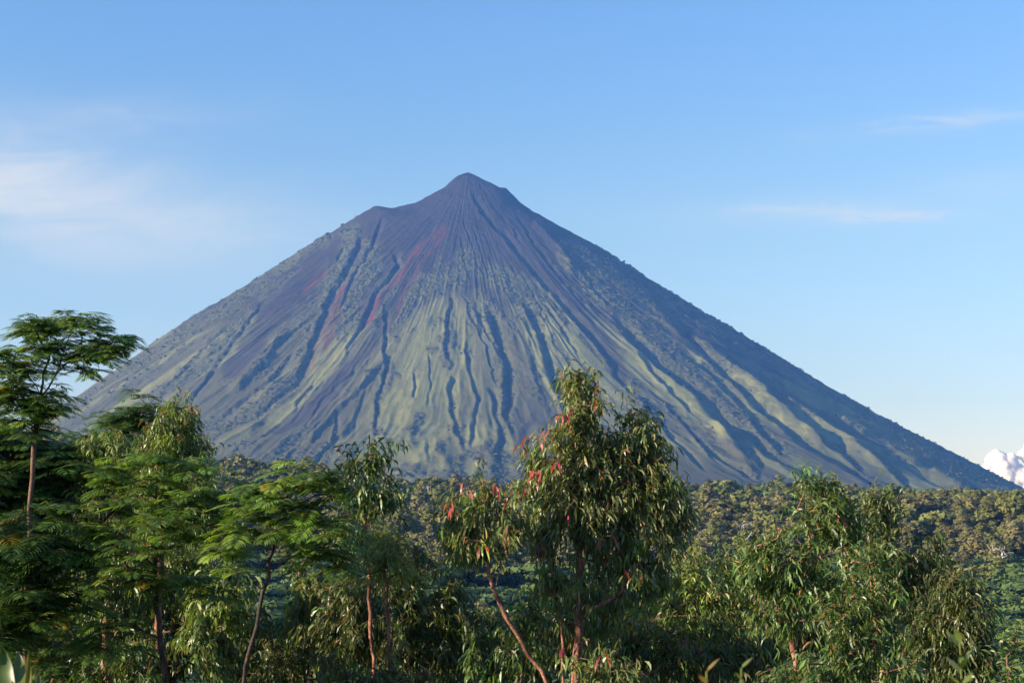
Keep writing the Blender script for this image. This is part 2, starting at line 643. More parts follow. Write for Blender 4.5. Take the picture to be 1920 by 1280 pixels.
def seg_field(px, py, pts, w, side=False, lim=None):
    """signed distance (px) to a polyline, + right of it; large where far away"""
    best = np.full(px.shape, 1e3)
    sgn = np.zeros(px.shape)
    tt = np.zeros(px.shape)
    n = len(pts) - 1
    for k in range(n):
        x0, y0 = pts[k]
        x1, y1 = pts[k + 1]
        dx, dy = x1 - x0, y1 - y0
        l2 = dx * dx + dy * dy
        t = np.clip(((px - x0) * dx + (py - y0) * dy) / l2, 0, 1)
        ex = px - (x0 + t * dx)
        ey = py - (y0 + t * dy)
        d = np.hypot(ex, ey)
        m = d < best
        best = np.where(m, d, best)
        sgn = np.where(m, np.sign(-(dx * ey - dy * ex)), sgn)
        tt = np.where(m, (k + t) / n, tt)
    return best, sgn, tt


def make_mountain():
    ncf, ncb = 1500, 70
    a0, a1 = math.radians(-198), math.radians(18)
    th = np.concatenate([np.linspace(a0, a1, ncf, endpoint=False), np.linspace(a1, a0 + 2 * math.pi, ncb, endpoint=False)])
    rr = np.concatenate([[0.5], np.linspace(4, 1780, 520), [1850, 2000]])
    TH, R = np.meshgrid(th, rr)
    H = base_height(R, TH)
    X = SUMMIT[0] + R * np.cos(TH)
    Y = MY + R * np.sin(TH)
    PX, PY = project(X, Y, H)
    wob = 5.0
    WX = PX + wob * (fbm(X / 60, Y / 60, 21, 3) - 0.5) * 2 + 2.2 * (fbm(X / 16, H / 16, 22, 2) - 0.5) * 2
    WY = PY + wob * (fbm(X / 60 + 40, Y / 60, 23, 3) - 0.5) * 2
    frontm = sstep(-0.25, 0.15, -np.sin(TH))
    D = np.zeros_like(H)
    gul = np.zeros_like(H)
    mpp = 1.55
    shade_flank = sstep(-25, 45, PX - np.interp(PY, [350, 450, 640, 800, 910], [965, 1085, 1350, 1610, 1780]))  # flank beyond the terminator: relief eased and tint darkened to read as shade
    wig = fbm(X / 30, H / 24, 97, 3)
    calm = np.exp(-((PX - 800) / 110) ** 2 - ((PY - 680) / 130) ** 2)

    def region(pts, pad):
        xs = [p[0] for p in pts]
        ys = [p[1] for p in pts]
        return (PX > min(xs) - pad) & (PX < max(xs) + pad) & (PY > min(ys) - pad) & (PY < max(ys) + pad) & (frontm > 0.01)

    for w, pts in GULLIES:
        if pts[0][0] > 1130:
            w = w * 1.25
        m = region(pts, w * 4)
        px, py = WX[m], WY[m]
        d, s, t = seg_field(px - 0.35 * w + w * 0.5 * (wig[m] - 0.5), py, pts, w)
        wl_, wr_ = 0.85 * w, 1.5 * w
        ww = np.where(s < 0, wl_, wr_)
        k = np.clip(1 - d / ww, 0, 1)
        k = k * k * (1.6 - 0.6 * k)
        ends = sstep(0, 0.12, t) * (1 - 0.6 * sstep(0.85, 1.0, t))
        dep = 0.92 * w * mpp * k * ends * (1 - 0.75 * shade_flank[m])
        D[m] = np.maximum(D[m], dep)
        # a sharp lip on the left of each gully
        lip = np.exp(-((d - wl_ * 1.0) / (0.5 * w)) ** 2) * (s < 0) * 0.18 * w * mpp * ends * (1 - shade_flank[m])
        H[m] += lip * frontm[m]
        gul[m] = np.maximum(gul[m], np.clip(1.2 - d / (1.1 * w), 0, 1) * ends)
    H -= D * frontm
    for w, h, pts in SPURS:
        m = region(pts, w * 4)
        d, s, t = seg_field(WX[m], WY[m], pts, w)
        ww = np.where(s > 0, 0.9 * w, 2.4 * w)
        k = np.clip(1 - d / ww, 0, 1)
        H[m] += h * k * k * (3 - 2 * k) * sstep(0, 0.2, t) * (1 - sstep(0.8, 1, t)) * frontm[m]
    # branching rills everywhere, finer towards the summit
    low = sstep(250, 800, R)
    arc = TH * 900.0
    warp = 26 * (fbm(arc / 120, R / 260, 31, 3) - 0.5)
    for wid, amp, seed, L_ in ((95, 6, 41, 520), (46, 5.5, 42, 300), (22, 4.2, 43, 170), (11, 2.6, 44, 90), (6.5, 1.3, 45, 60)):
        n = vnoise((arc + warp * (wid / 60 + 0.5)) / wid, R / L_ + seed, seed)
        ridge = 1 - np.abs(2 * n - 1)          # sharp at 0.5
        band = np.clip(R / (wid * 7.0), 0, 1)
        H -= amp * (1 - ridge ** 1.3) * band * (0.25 + 0.75 * low) * (1 - 0.6 * shade_flank) * (1 - 0.55 * calm) * (1 - 0.3 * sstep(1050, 1200, PX)) * (0.55 + 0.9 * vnoise(arc / 160, R / 330, seed + 9)) * (1 - 0.6 * np.clip(D / 14, 0, 1))
    fine = vnoise(arc / (4.5 + 0 * R) * np.clip(R / 500, 0.3, 1.2), R / 60.0, 61)
    H -= 1.6 * (1 - np.abs(2 * fine - 1)) * np.exp(-((R - 230) / 180) ** 2)
    # zones
    zn = fbm(X / 40, H / 40, 71, 4)
    zb = fbm(arc / 70, R / 200, 72, 3)
    red = np.zeros_like(H)
    pur = np.zeros_like(H)
    scr_shade = np.zeros_like(H)
    for w, pts in REDS:
        m = region(pts, w * 3)
        d, s, t = seg_field(WX[m] + 4 * (zn[m] - 0.5) * 4, WY[m], pts, w)
        red[m] = np.maximum(red[m], (1 - sstep(0.2 * w, 1.15 * w, d + 9 * (zn[m] - 0.5))) * sstep(0, 0.05, t) * (0.65 + 0.45 * sstep(0.4, 0.55, zb[m])) * (1 - sstep(0.8, 1, t)))
    for w, pts in PURPLE:
        m = region(pts, w * 3)
        d, s, t = seg_field(WX[m], WY[m], pts, w)
        pur[m] = np.maximum(pur[m], 1 - sstep(0.5 * w, 1.2 * w, d + 16 * (zn[m] - 0.5)))
    for w, pts in SCRUBS:
        m = region(pts, w * 3)
        d, s, t = seg_field(WX[m], WY[m], pts, w)
        scr_shade[m] = np.maximum(scr_shade[m], 1 - sstep(0.3 * w, 1.3 * w, d + 40 * (zn[m] - 0.5)))
    # grass below a ragged line, ash above
    line = np.interp(PX, [0, 300, 450, 560, 700, 800, 900, 1000, 1100, 1250, 1400, 1900], [600, 620, 590, 600, 600, 545, 560, 545, 600, 640, 690, 760])
    grass = sstep(-28, 28, PY - line + 70 * (zb - 0.5) + 40 * (zn - 0.5))
    patch = sstep(0.56, 0.68, fbm(X / 25, H / 30, 75, 4) * 0.55 + zb * 0.45)
    scr_shade = np.maximum(scr_shade, patch * 0.85 * sstep(430, 520, PY))
    scr_shade = np.maximum(scr_shade, np.clip(gul, 0, 1) * sstep(0.42, 0.56, zn) * 0.9 * sstep(430, 520, PY))
    tong = vnoise((arc + warp) / 75, R / 900, 101) * 0.6 + vnoise((arc + warp) / 32, R / 500, 102) * 0.4
    tong = np.maximum(sstep(0.36, 0.56, tong), calm)
    grass = grass * (1 - 0.85 * pur) * (1 - 0.25 * sstep(0.5, 0.7, zn)) * (0.30 + 0.70 * tong)
    scr_shade = np.maximum(scr_shade, 0.55 * (1 - tong) * sstep(0.42, 0.6, zn) * sstep(480, 560, PY))
    scr_shade = np.maximum(scr_shade, shade_flank * sstep(0.36, 0.52, zn) * 0.8)  # shade of the right flank painted in as extra scrub tint
    scr_shade = scr_shade * (1 - pur * 0.9) * (1 - red * 0.9)
    back = (1 - frontm)
    grass = grass * (1 - back) + back * sstep(300, 900, R) * 0.7
    # bushes stand up from the slope
    bush = vnoise(X / 9.5, (H + Y) / 9.5, 81) * 0.4 + vnoise(X / 4.6, (H + Y) / 4.6, 82) * 0.6
    H += scr_shade * 3.4 * sstep(0.42, 0.75, bush)
    H += (5.0 * (fbm(X / 28, H / 22, 95, 3) - 0.5) + 2.0 * (fbm(X / 9, (H + Y) / 9, 96, 2) - 0.5)) * sstep(8, 40, R) * (0.25 + np.exp(-(R / 350) ** 2))
    H += 7 * np.exp(-((X - SUMMIT[0] - 112) / 14) ** 2) * np.exp(-((Y - MY) / 30) ** 2)
    H += 5 * np.exp(-((X - SUMMIT[0] + 272) / 16) ** 2) * np.exp(-((Y - MY) / 60) ** 2)
    H += scr_shade * 2.0 * (vnoise(X / 3.4, (H + Y) / 3.4, 83) - 0.3)
    v = np.stack([X.ravel(), Y.ravel(), H.ravel()], 1)
    nc = len(th)
    nr = len(rr)
    j = np.arange(nc)
    jn = (j + 1) % nc
    i = np.arange(nr - 1)[:, None] * nc
    f = np.stack([i + j, i + nc + j, i + nc + jn, i + jn], -1).reshape(-1, 4)
    cap = len(v)
    v = np.concatenate([v, [[SUMMIT[0], MY, SUMMIT[2] + 0.4]]])
    f3 = np.stack([j, jn, np.full(nc, cap)], -1)
    col = np.stack([red.ravel(), grass.ravel(), scr_shade.ravel()], 1)
    col = np.concatenate([col, [[0, 0, 0]]])
    o = np_mesh('mountain', v, [f, f3], mountain_material(), col, smooth=True)
    tag(o, 'steep bare volcano cone with gullies, red scoria streaks and olive grass', kind='structure')
    return X, Y, H, PX, PY, scr_shade


MX, MYY, MH, MPX, MPY, MSCR_SHADE = make_mountain()


# ------------------------------------------------------------------ leaf building
def norm(a):
    return a / np.maximum(np.linalg.norm(a, axis=-1, keepdims=True), 1e-9)


def leaves(base, d0, d1, nrm, length, width, col, tri=False):
    """curved lance leaves: base (n,3), start direction, end direction, face normal, sizes (n,), colour (n,3)
    -> verts, faces, cols.  6 verts, tri + quad + tri."""
    n = len(base)
    d0 = norm(d0)
    d1 = norm(d1)
    dm = norm(d0 + d1)
    s = norm(np.cross(dm, nrm))
    l = length[:, None]
    w = width[:, None] * 0.5
    p0 = base
    p1 = base + d0 * l * 0.33
    p2 = p1 + dm * l * 0.34
    p3 = p2 + d1 * l * 0.36
    v = np.stack([p0, p1 - s * w, p1 + s * w, p2 - s * w * 0.85, p2 + s * w * 0.85, p3], 1)
    i = np.arange(n)[:, None] * 6
    f3 = np.concatenate([i + np.array([[0, 1, 2]]), i + np.array([[3, 5, 4]])])
    f4 = i + np.array([[1, 3, 4, 2]])
    c = np.repeat(col[:, None, :], 6, 1)
    return v.reshape(-1, 3), f3, f4, c.reshape(-1, 3)


def merge(parts):
    V, F3, F4, C = [], [], [], []
    off = 0
    for v, f3, f4, c in parts:
        V.append(v)
        F3.append(f3 + off)
        F4.append(f4 + off)
        C.append(c)
        off += len(v)
    return np.concatenate(V), [np.concatenate(F3), np.concatenate(F4)], np.concatenate(C)


def tubes(nodes, parent, rad, sides=6, skip=0.0):
    """one prism per edge of a tree graph"""
    idx = np.array([i for i in range(len(nodes)) if parent[i] >= 0])
    pa = nodes[parent[idx]]
    pb = nodes[idx]
    ra = rad[parent[idx]]
    ra = np.minimum(ra, rad[idx] * 1.5)
    rb = rad[idx]
    d = norm(pb - pa)
    up = np.where(np.abs(d[:, 2:3]) > 0.9, np.array([[1.0, 0, 0]]), np.array([[0, 0, 1.0]]))
    s = norm(np.cross(d, up))
    t = np.cross(d, s)
    a = np.arange(sides) * 2 * math.pi / sides
    ring = s[:, None, :] * np.cos(a)[None, :, None] + t[:, None, :] * np.sin(a)[None, :, None]
    va = (pa - d * ra[:, None] * 0.3)[:, None, :] + ring * ra[:, None, None]
    vb = (pb + d * rb[:, None] * 0.3)[:, None, :] + ring * rb[:, None, None]
    v = np.concatenate([va, vb], 1).reshape(-1, 3)
    n = len(idx)
    base = np.arange(n)[:, None, None] * (2 * sides)
    k = np.arange(sides)
    kn = (k + 1) % sides
    q = np.stack([k, kn, kn + sides, k + sides], -1)[None]
    return v, (base + q).reshape(-1, 4)


def catmull(pts, step):
    """smooth resample of a polyline"""
    pts = np.array(pts, float)
    P_ = np.vstack([2 * pts[0] - pts[1], pts, 2 * pts[-1] - pts[-2]])
    out = []
    for i in range(1, len(P_) - 2):
        p0, p1, p2, p3 = P_[i - 1], P_[i], P_[i + 1], P_[i + 2]
        n = max(2, int(np.linalg.norm(p2 - p1) / step))
        for t in np.linspace(0, 1, n, endpoint=False):
            out.append(0.5 * ((2 * p1) + (-p0 + p2) * t + (2 * p0 - 5 * p1 + 4 * p2 - p3) * t * t + (-p0 + 3 * p1 - 3 * p2 + p3) * t ** 3))
    out.append(pts[-1])
    return np.array(out)


def grow(stems, tips, seed, droop=0.0, kink=0.06, rtip=0.0035, up_pref=0.6):
    """stems: polylines (3D); tips: (n,3) points the twigs must reach. Returns nodes, parents, radii, tip indices, tip directions"""
    r = np.random.default_rng(seed)
    nodes = []
    par = []
    for k, st in enumerate(stems):
        st = catmull(st, 0.18)
        st = st + r.normal(0, 0.012, st.shape)
        if k == 0:
            p = -1
        else:
            dd = np.linalg.norm(np.array(nodes) - st[0], axis=1)
            p = int(np.argmin(dd))
            if dd[p] > 0.6:
                p = 0        # springs from the foot
        for q in st:
            nodes.append(q)
            par.append(p)
            p = len(nodes) - 1
        if k == 0:
            first_n = len(nodes)
    cap = len(nodes) + len(tips) * 6 + 10
    N = np.zeros((cap, 3))
    n = len(nodes)
    N[:n] = nodes
    stem_n = n
    order = np.argsort([np.min(np.linalg.norm(N[:stem_n] - t, axis=1)) for t in tips])
    tip_idx = []
    tip_dir = []
    for ti in order:
        t = tips[ti]
        dv = t - N[:n]
        d = np.linalg.norm(dv, axis=1)
        cost = d + up_pref * np.maximum(0, -dv[:, 2] + 0.25 * d)
        b = int(np.argmin(cost))
        a = N[b].copy()
        m = max(1, min(5, int(d[b] / 0.16)))
        bow = np.array([0, 0, 1.0]) * d[b] * 0.12 - np.array([0, 0, 1.0]) * droop * d[b]
        p = b
        side = r.normal(0, kink * d[b], 3)
        for i in range(1, m + 1):
            s = i / m
            q = a + (t - a) * s + (bow + side) * math.sin(math.pi * s) + (r.normal(0, 0.012, 3) if i < m else 0)
            N[n] = q
            par.append(p)
            p = n
            n += 1
        tip_idx.append(p)
        tip_dir.append(N[p] - N[par[p]])
    N = N[:n]
    par = np.array(par)
    # pipe model
    a = np.zeros(n)
    for i in tip_idx:
        a[i] += 1
    ar = a.copy()
    for i in range(n - 1, 0, -1):
        if par[i] >= 0:
            ar[par[i]] += ar[i]
    rad = rtip * np.maximum(ar, 1.0) ** 0.42
    grow.first = first_n
    return N, par, rad, np.array(tip_idx), norm(np.array(tip_dir)), stem_n


def sample_lobes(lobes, Y, density, seed, shell=0.35, flat=False):
    """twig tips inside a set of ellipsoids seen at (px, py) with px radii"""
    r = np.random.default_rng(seed)
    pts = []
    for lb in lobes:
        cx, cy, rx, ry = lb[:4]
        dy = lb[4] if len(lb) > 4 else 0.0
        dens = lb[5] if len(lb) > 5 else 1.0
        yy_ = Y + dy
        c = P(cx, cy, yy_)
        m = yy_ / F
        if flat:
            ry = ry * 2.1 + 6
        R3 = np.array([rx * m, (rx + ry) * 0.5 * m * 1.1, ry * m])
        vol = R3[0] * R3[1] * R3[2] * 4.19
        n = max(8, int(density * dens * vol ** 0.8))
        u = norm(r.normal(0, 1, (n, 3)))
        q = (shell + (1 - shell) * r.random((n, 1)) ** 0.6)
        p = u * q * (1 + 0.25 * r.normal(0, 1, (n, 1)))
        pts.append(c + p * R3)
    pts = np.concatenate(pts)
    k = max(3, len(pts) // 9)
    cen = pts[r.choice(len(pts), k, replace=False)]
    near = np.argmin(np.linalg.norm(pts[:, None, :] - cen[None], axis=2), axis=1)
    pull = 0.36 if not flat else 0.10
    return pts * (1 - pull) + cen[near] * pull


GREENS = {
    'olive': [(0.075, 0.105, 0.030), (0.105, 0.125, 0.038), (0.06, 0.085, 0.032), (0.13, 0.13, 0.055)],
    'green': [(0.046, 0.084, 0.020), (0.062, 0.102, 0.025), (0.036, 0.062, 0.020), (0.088, 0.115, 0.034)],
    'dark': [(0.042, 0.064, 0.018), (0.058, 0.078, 0.024), (0.07, 0.074, 0.026)],
    'yellow': [(0.13, 0.155, 0.035), (0.17, 0.175, 0.05), (0.09, 0.125, 0.03), (0.2, 0.19, 0.07)],
    'lime': [(0.095, 0.135, 0.03), (0.065, 0.115, 0.026), (0.125, 0.15, 0.04), (0.08, 0.11, 0.035)],
    'fern': [(0.060, 0.112, 0.025), (0.080, 0.140, 0.030), (0.050, 0.092, 0.024), (0.10, 0.155, 0.036)],
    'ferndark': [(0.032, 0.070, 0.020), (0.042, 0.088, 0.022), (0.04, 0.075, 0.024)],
}


def pick_cols(pal, n, r, jit=0.12):
    p = np.array(GREENS[pal])
    c = p[r.integers(0, len(p), n)]
    return np.clip(c * 1.42 * (1 + r.normal(0, jit, (n, 1))) * (1 + r.normal(0, 0.04, (n, 3))), 0.005, 1)


def euc_clusters(tips, dirs, centre, r, pal, per=13, ll=0.15, lw=0.026, droop=1.0, odd=0.03):
    n = len(tips)
    ll = ll * 0.84
    lw = lw * 0.84
    k = int(per * 1.4)
    tn = np.repeat(tips, k, 0)
    td = np.repeat(dirs, k, 0)
    m = n * k
    out = norm(tn - centre + r.normal(0, 0.05, (m, 3)))
    s = r.random((m, 1))
    # leaves sit along the last 0.3 m of the twig, whose end hangs
    back = 0.34
    base = tn - td * (s * back) + r.normal(0, 0.035, (m, 3)) - np.array([0, 0, 1.0]) * (1 - s) ** 2 * 0.07 * droop
    az = r.random(m) * 2 * math.pi
    rad = np.stack([np.cos(az), np.sin(az), np.zeros(m)], 1)
    down = np.array([[0, 0, -1.0]])
    d0 = rad * (0.75 - 0.25 * droop) + out * 0.3 + td * (0.4 - 0.2 * droop) + down * (0.75 * droop + 0.1) * r.random((m, 1)) + r.normal(0, 0.16, (m, 3))
    d1 = rad * 0.22 + out * 0.1 + down * (0.7 + 0.9 * r.random((m, 1))) * droop + r.normal(0, 0.13, (m, 3)) + (1 - droop) * rad * 0.7
    nn = norm(np.cross(d1, r.normal(0, 1, (m, 3))))
    nn = norm(nn * 0.55 + (-down) * 0.25 + rad * 0.45)
    ln = ll * (0.55 + 0.85 * r.random(m))
    wd = lw * (0.75 + 0.5 * r.random(m)) * np.sqrt(ln / ll)
    col = pick_cols(pal, m, r)
    young = np.repeat(r.random(n) < 0.10, k)
    col[young] *= np.array([1.3, 1.55, 1.05])
    o = r.random(m)
    col[o < odd] = np.array([0.26, 0.20, 0.05]) * (0.7 + 0.5 * r.random((int((o < odd).sum()), 1)))
    col[o < odd * 0.35] = np.array([0.30, 0.12, 0.05])
    return leaves(base, d0, d1, nn, ln, wd, col)


def feather_fronds(tips, dirs, centre, r, pal, per=6, fl=0.36, pairs=11):
    """leaves made of two rows of narrow pinnae on a drooping stalk, spread in flat rosettes"""
    n = len(tips) * per
    base = np.repeat(tips, per, 0) - np.repeat(dirs, per, 0) * (r.random((n, 1)) * 0.16)
    az = (np.tile(np.arange(per), len(tips)) / per + np.repeat(r.random(len(tips)), per) + r.normal(0, 0.08, n)) * 2 * math.pi
    rad = np.stack([np.cos(az), np.sin(az), np.zeros(n)], 1)
    rise = -0.25 + 1.1 * r.random((n, 1))
    e0 = norm(rad + np.array([[0, 0, 1.0]]) * rise + np.repeat(dirs, per, 0) * 0.35)
    e1 = norm(rad - np.array([[0, 0, 1.0]]) * (0.25 + 0.4 * r.random((n, 1))))
    L_ = fl * (0.5 + 0.75 * r.random((n, 1)))
    col = pick_cols(pal, n, r, 0.16)
    bright_fronds = r.random(n) < 0.3  # random fronds tinted brighter and yellower
    col[bright_fronds] *= np.array([1.6, 1.5, 1.1])
    o = r.random(n)
    col[o < 0.012] = (0.42, 0.30, 0.03)
    parts = []
    for k in range(pairs):
        s = 0.18 + 0.82 * k / (pairs - 1)
        pos = base + e0 * L_ * (s - 0.5 * s * s) * 1.0 + e1 * L_ * (0.5 * s * s) * 1.1
        ax = norm(e0 * (1 - s) + e1 * s)
        side = norm(np.cross(ax, np.array([[0, 0, 1.0]])))
        nrm = np.cross(side, ax)
        pl = (0.42 * math.sin(math.pi * (0.18 + 0.72 * s)) + 0.12) * L_[:, 0]
        fwd = 0.35 + 0.9 * s
        for sg in (-1, 1):
            d0 = side * sg + ax * fwd + nrm * 0.15 + r.normal(0, 0.05, (n, 3))
            d1 = side * sg * 0.85 + ax * fwd * 1.1 - np.array([[0, 0, 1.0]]) * (0.35 + 0.25 * r.random((n, 1)))
            parts.append(leaves(pos, d0, d1, nrm + r.normal(0, 0.15, (n, 3)), pl * (0.9 + 0.2 * r.random(n)), np.full(n, 0.0195) * (0.8 + 0.4 * r.random(n)), col * (0.92 + 0.16 * r.random((n, 1)))))
    # stalks
    stalk = leaves(base, e0, e1, r.normal(0, 1, (n, 3)), L_[:, 0] * 1.05, np.full(n, 0.007), np.tile(np.array([[0.12, 0.12, 0.05]]), (n, 1)))
    parts.append(stalk)
    return parts


def make_tree(name, label, cat, Y, lobes, stems, kind, pal, density=60, per=13, ll=0.15, lw=0.026, droop=1.0, bark=None, seed=1,
              odd=0.03, reds=None, group=None, rtip=0.0035, trunk_r=0.03, fl=0.36):
    r = np.random.default_rng(seed)
    tips = sample_lobes(lobes, Y, density * (1.12 if kind == 'euc' else 0.5), seed, flat=(kind == 'fea'))
    if reds:
        rt = np.array([P(a, b - 6, Y - 0.25 - 0.2 * r.random()) for a, b, _ in reds])
        tips = np.concatenate([tips, rt])
    st3 = []
    for st in stems:
        st3.append([P(a, b, Y + (c[0] if c else 0)) for a, b, *c in st])
    foot = np.array(st3[0][0])
    gz = float(ground_z(foot[0], foot[1]))
    # carry the first stem down to the ground, leaning no further
    st3[0] = [np.array([foot[0], foot[1], gz - 0.15]), np.array([foot[0], foot[1], gz + (foot[2] - gz) * 0.5])] + st3[0]
    for s in st3[1:]:
        if len(s) and s[0][2] < foot[2] + 0.05:
            s.insert(0, (np.array(s[0]) + foot) / 2 + np.array([0, 0, -0.5]))
            s.insert(0, np.array([foot[0], foot[1], gz + 0.4]))
    N, par, rad, ti, td, sn = grow(st3, tips, seed, rtip=rtip)
    rad[0] = rad[1]
    # stems keep a minimum thickness that tapers with height
    zt = N[:sn, 2]
    zr = (zt.max() - zt) / max(zt.max() - zt.min(), 1e-6)
    second = np.where(np.arange(sn) < grow.first, 1.0, 0.6)
    rad[:sn] = np.maximum(rad[:sn] * second, trunk_r * (0.18 + 0.82 * zr) * second)
    root = empty(name, (foot[0], foot[1], gz))
    tag(root, label, cat, group)
    o_ = np.array([foot[0], foot[1], gz])
    v, f = tubes(N - o_, par, rad)
    np_mesh('trunk', v, f, bark or bark_red, smooth=True, parent=root)
    tp = N[ti]
    cen = tp.mean(0)
    if kind == 'euc':
        parts = [euc_clusters(tp - o_, td, cen - o_, r, pal, per, ll, lw, droop, odd)]
        lm = leaf_euc
    else:
        parts = feather_fronds(tp - o_, td, cen - o_, r, pal, per, fl)
        lm = leaf_fea
    V_, F_, C_ = merge(parts)
    np_mesh('crown', V_, F_, lm, C_, parent=root)
    if reds:
        B = []
        for (a, b, cnt) in reds:
            c = P(a, b, Y - 0.0)
            d = np.hypot(tp[:, 0] - c[0], tp[:, 2] - c[2]) + 0.05 * (tp[:, 1] - tp[:, 1].min())
            tt_ = tp[int(np.argmin(d))]
            k = max(1, int(round(cnt * 0.7)))
            bb = tt_ + r.normal(0, 0.025, (k, 3)) + np.array([0, -0.02, 0.0])
            B.append(bb - o_)
        bb = np.concatenate(B)
        m = len(bb)
        rr_ = r.normal(0, 1, (m, 3)) * np.array([1, 1, 0.1])
        d0 = norm(rr_) * 0.6 + np.array([0, 0, -0.5])
        d1 = norm(rr_) * 0.15 + np.array([0, 0, -1.0])
        nn = norm(np.array([[-0.5, -0.8, 0.2]]) + r.normal(0, 0.4, (m, 3)))
        base_c = np.array([[0.42, 0.055, 0.055], [0.50, 0.10, 0.06], [0.36, 0.03, 0.06]])[r.integers(0, 3, m)]
        V_, a3, a4, C_ = leaves(bb, d0, d1, nn, 0.16 * (0.7 + 0.5 * r.random(m)), 0.027 * (0.8 + 0.4 * r.random(m)), base_c * (0.45 + 0.5 * r.random((m, 1))))
        ro = np_mesh('red_leaves', V_, [a3, a4], leaf_euc, C_, parent=root)
        ro['label'] = 'bright red hanging leaves'
    return root


# ------------------------------------------------------------------ the nearby trees
EG = 'young eucalyptus trees in front of the valley'
FG = 'feathery leaved trees in front of the valley'
make_tree('eucalyptus_tree', 'tallest central eucalyptus with many red leaves, twin tips in front of the volcano', 'tree', 16.0,
          [(1085, 712, 26, 34, 0, 1.9), (1087, 740, 34, 34, 0, 1.3), (1068, 790, 62, 42, 0, 1.3), (1100, 770, 40, 40), (1198, 795, 40, 38, 0, 1.4), (1225, 850, 38, 45), (1130, 860, 90, 50, 0, 1.1), (1150, 815, 45, 40, 0, 1.2), (1165, 850, 60, 45, 0, 1.1), (1000, 855, 28, 30), (1040, 870, 62, 45, 0, 1.2),
           (1190, 900, 85, 55, 0, 1.2), (1080, 940, 105, 50, 0, 1.1), (1215, 965, 65, 50), (1262, 920, 30, 40), (992, 900, 36, 45, 0, .9), (1240, 880, 40, 40), (1288, 945, 22, 25, 0, .8), (1275, 985, 28, 40, 0, .8), (1140, 990, 100, 45), (1010, 960, 40, 40), (1180, 1040, 80, 35, 0, .7), (1045, 1075, 60, 40, 0, .8), (1130, 1085, 50, 40, 0.3, .8), (1225, 1080, 60, 40, 0.3, .8), (1100, 1160, 80, 50, 0.4, .8), (1010, 1000, 40, 35, 0, .7), (1250, 1020, 45, 35, 0, .7)],
          [[(1075, 1290), (1085, 1200), (1088, 1080), (1086, 960), (1080, 850), (1087, 700)],
           [(1088, 1080), (1130, 960, 0.2), (1180, 880, 0.3), (1198, 780, 0.2)],
           [(1060, 1290), (1050, 1170), (1040, 1080), (1035, 960)],
           [(1085, 1150), (1165, 1110), (1172, 1020), (1190, 930)]],
          'euc', 'olive', density=140, per=16, ll=0.15, lw=0.025, seed=101, odd=0.05, trunk_r=0.031,
          reds=[(1057, 783, 4), (1064, 800, 3), (1031, 810, 4), (1083, 765, 2), (998, 823, 3), (975, 842, 4), (1118, 728, 2), (1124, 750, 2), (1045, 875, 6), (1052, 885, 4), (1003, 890, 8), (1008, 900, 6),
                (1063, 880, 2), (1088, 862, 2), (1015, 830, 1), (1048, 868, 4), (1165, 915, 2), (1047, 960, 3), (1060, 963, 3), (1015, 935, 3), (988, 912, 3), (1136, 965, 2), (1143, 1035, 3), (1010, 1025, 4),
                (1020, 1030, 3), (1170, 1075, 2), (1200, 1080, 2), (1127, 1010, 2), (1145, 1010, 2)])
make_tree('eucalyptus_tree', 'leaning low eucalyptus with bent red trunk and sparse reddish tip left of the tallest one', 'tree', 15.4,
          [(905, 915, 16, 28, 0, .5), (870, 985, 50, 30, 0, 1.3), (935, 950, 55, 30, 0, 1.2), (838, 1010, 24, 28), (905, 1020, 65, 26), (965, 985, 45, 35, 0, 1.1), (850, 960, 18, 16)],
          [[(1035, 1300), (995, 1230), (950, 1160), (925, 1100), (916, 1050), (908, 990), (905, 900)], [(916, 1050), (880, 1010), (865, 975)], [(916, 1050), (950, 1000), (960, 950)]],
          'euc', 'olive', density=130, per=17, ll=0.155, lw=0.026, seed=102, odd=0.05, trunk_r=0.023,
          reds=[(848, 938, 4), (846, 950, 3), (880, 918, 3), (928, 915, 5), (884, 925, 2), (955, 940, 3), (948, 990, 2), (905, 1025, 3), (945, 1010, 3), (975, 1000, 3)])
make_tree('eucalyptus_tree', 'slender eucalyptus with open airy green top left of centre against the volcano foot', 'tree', 18.0,
          [(690, 838, 40, 24, 0, .8), (665, 862, 32, 30, 0, .8), (715, 865, 26, 26, 0, .7), (690, 925, 52, 35, 0, .9), (725, 945, 25, 25), (655, 985, 60, 35), (630, 905, 22, 22, 0, .6)],
          [[(700, 1300), (693, 1150), (688, 1000), (690, 900), (694, 818)], [(688, 1000), (715, 930), (722, 850)], [(688, 980), (665, 920), (655, 850)]],
          'euc', 'green', density=150, per=13, ll=0.16, lw=0.032, seed=103, odd=0.02, trunk_r=0.03)
make_tree('eucalyptus_tree', 'narrow leaved yellow-green bushy crown below the slender airy tree', 'tree', 17.0,
          [(715, 1005, 45, 26, 0, 1.4), (745, 1030, 38, 30, 0, 1.2), (690, 1045, 60, 40), (760, 1060, 45, 30)],
          [[(735, 1300), (728, 1200), (722, 1100), (718, 1000)]],
          'euc', 'yellow', density=190, per=18, ll=0.12, lw=0.015, droop=0.7, seed=104, trunk_r=0.02)
make_tree('eucalyptus_tree', 'broad dark green eucalyptus filling the space left of the leaning trunk', 'tree', 18.6,
          [(770, 1110, 95, 55), (660, 1120, 80, 55), (850, 1110, 50, 60), (720, 1180, 130, 60), (860, 1190, 70, 60), (610, 1190, 60, 60, 0, .7), (800, 1250, 120, 45), (790, 1050, 50, 35)],
          [[(770, 1310), (765, 1200), (760, 1100), (770, 1050)], [(765, 1250), (680, 1180), (650, 1110)], [(765, 1240), (840, 1170), (850, 1100)]],
          'euc', 'dark', density=105, per=14, ll=0.16, lw=0.028, seed=105, odd=0.03, bark=bark_brown)
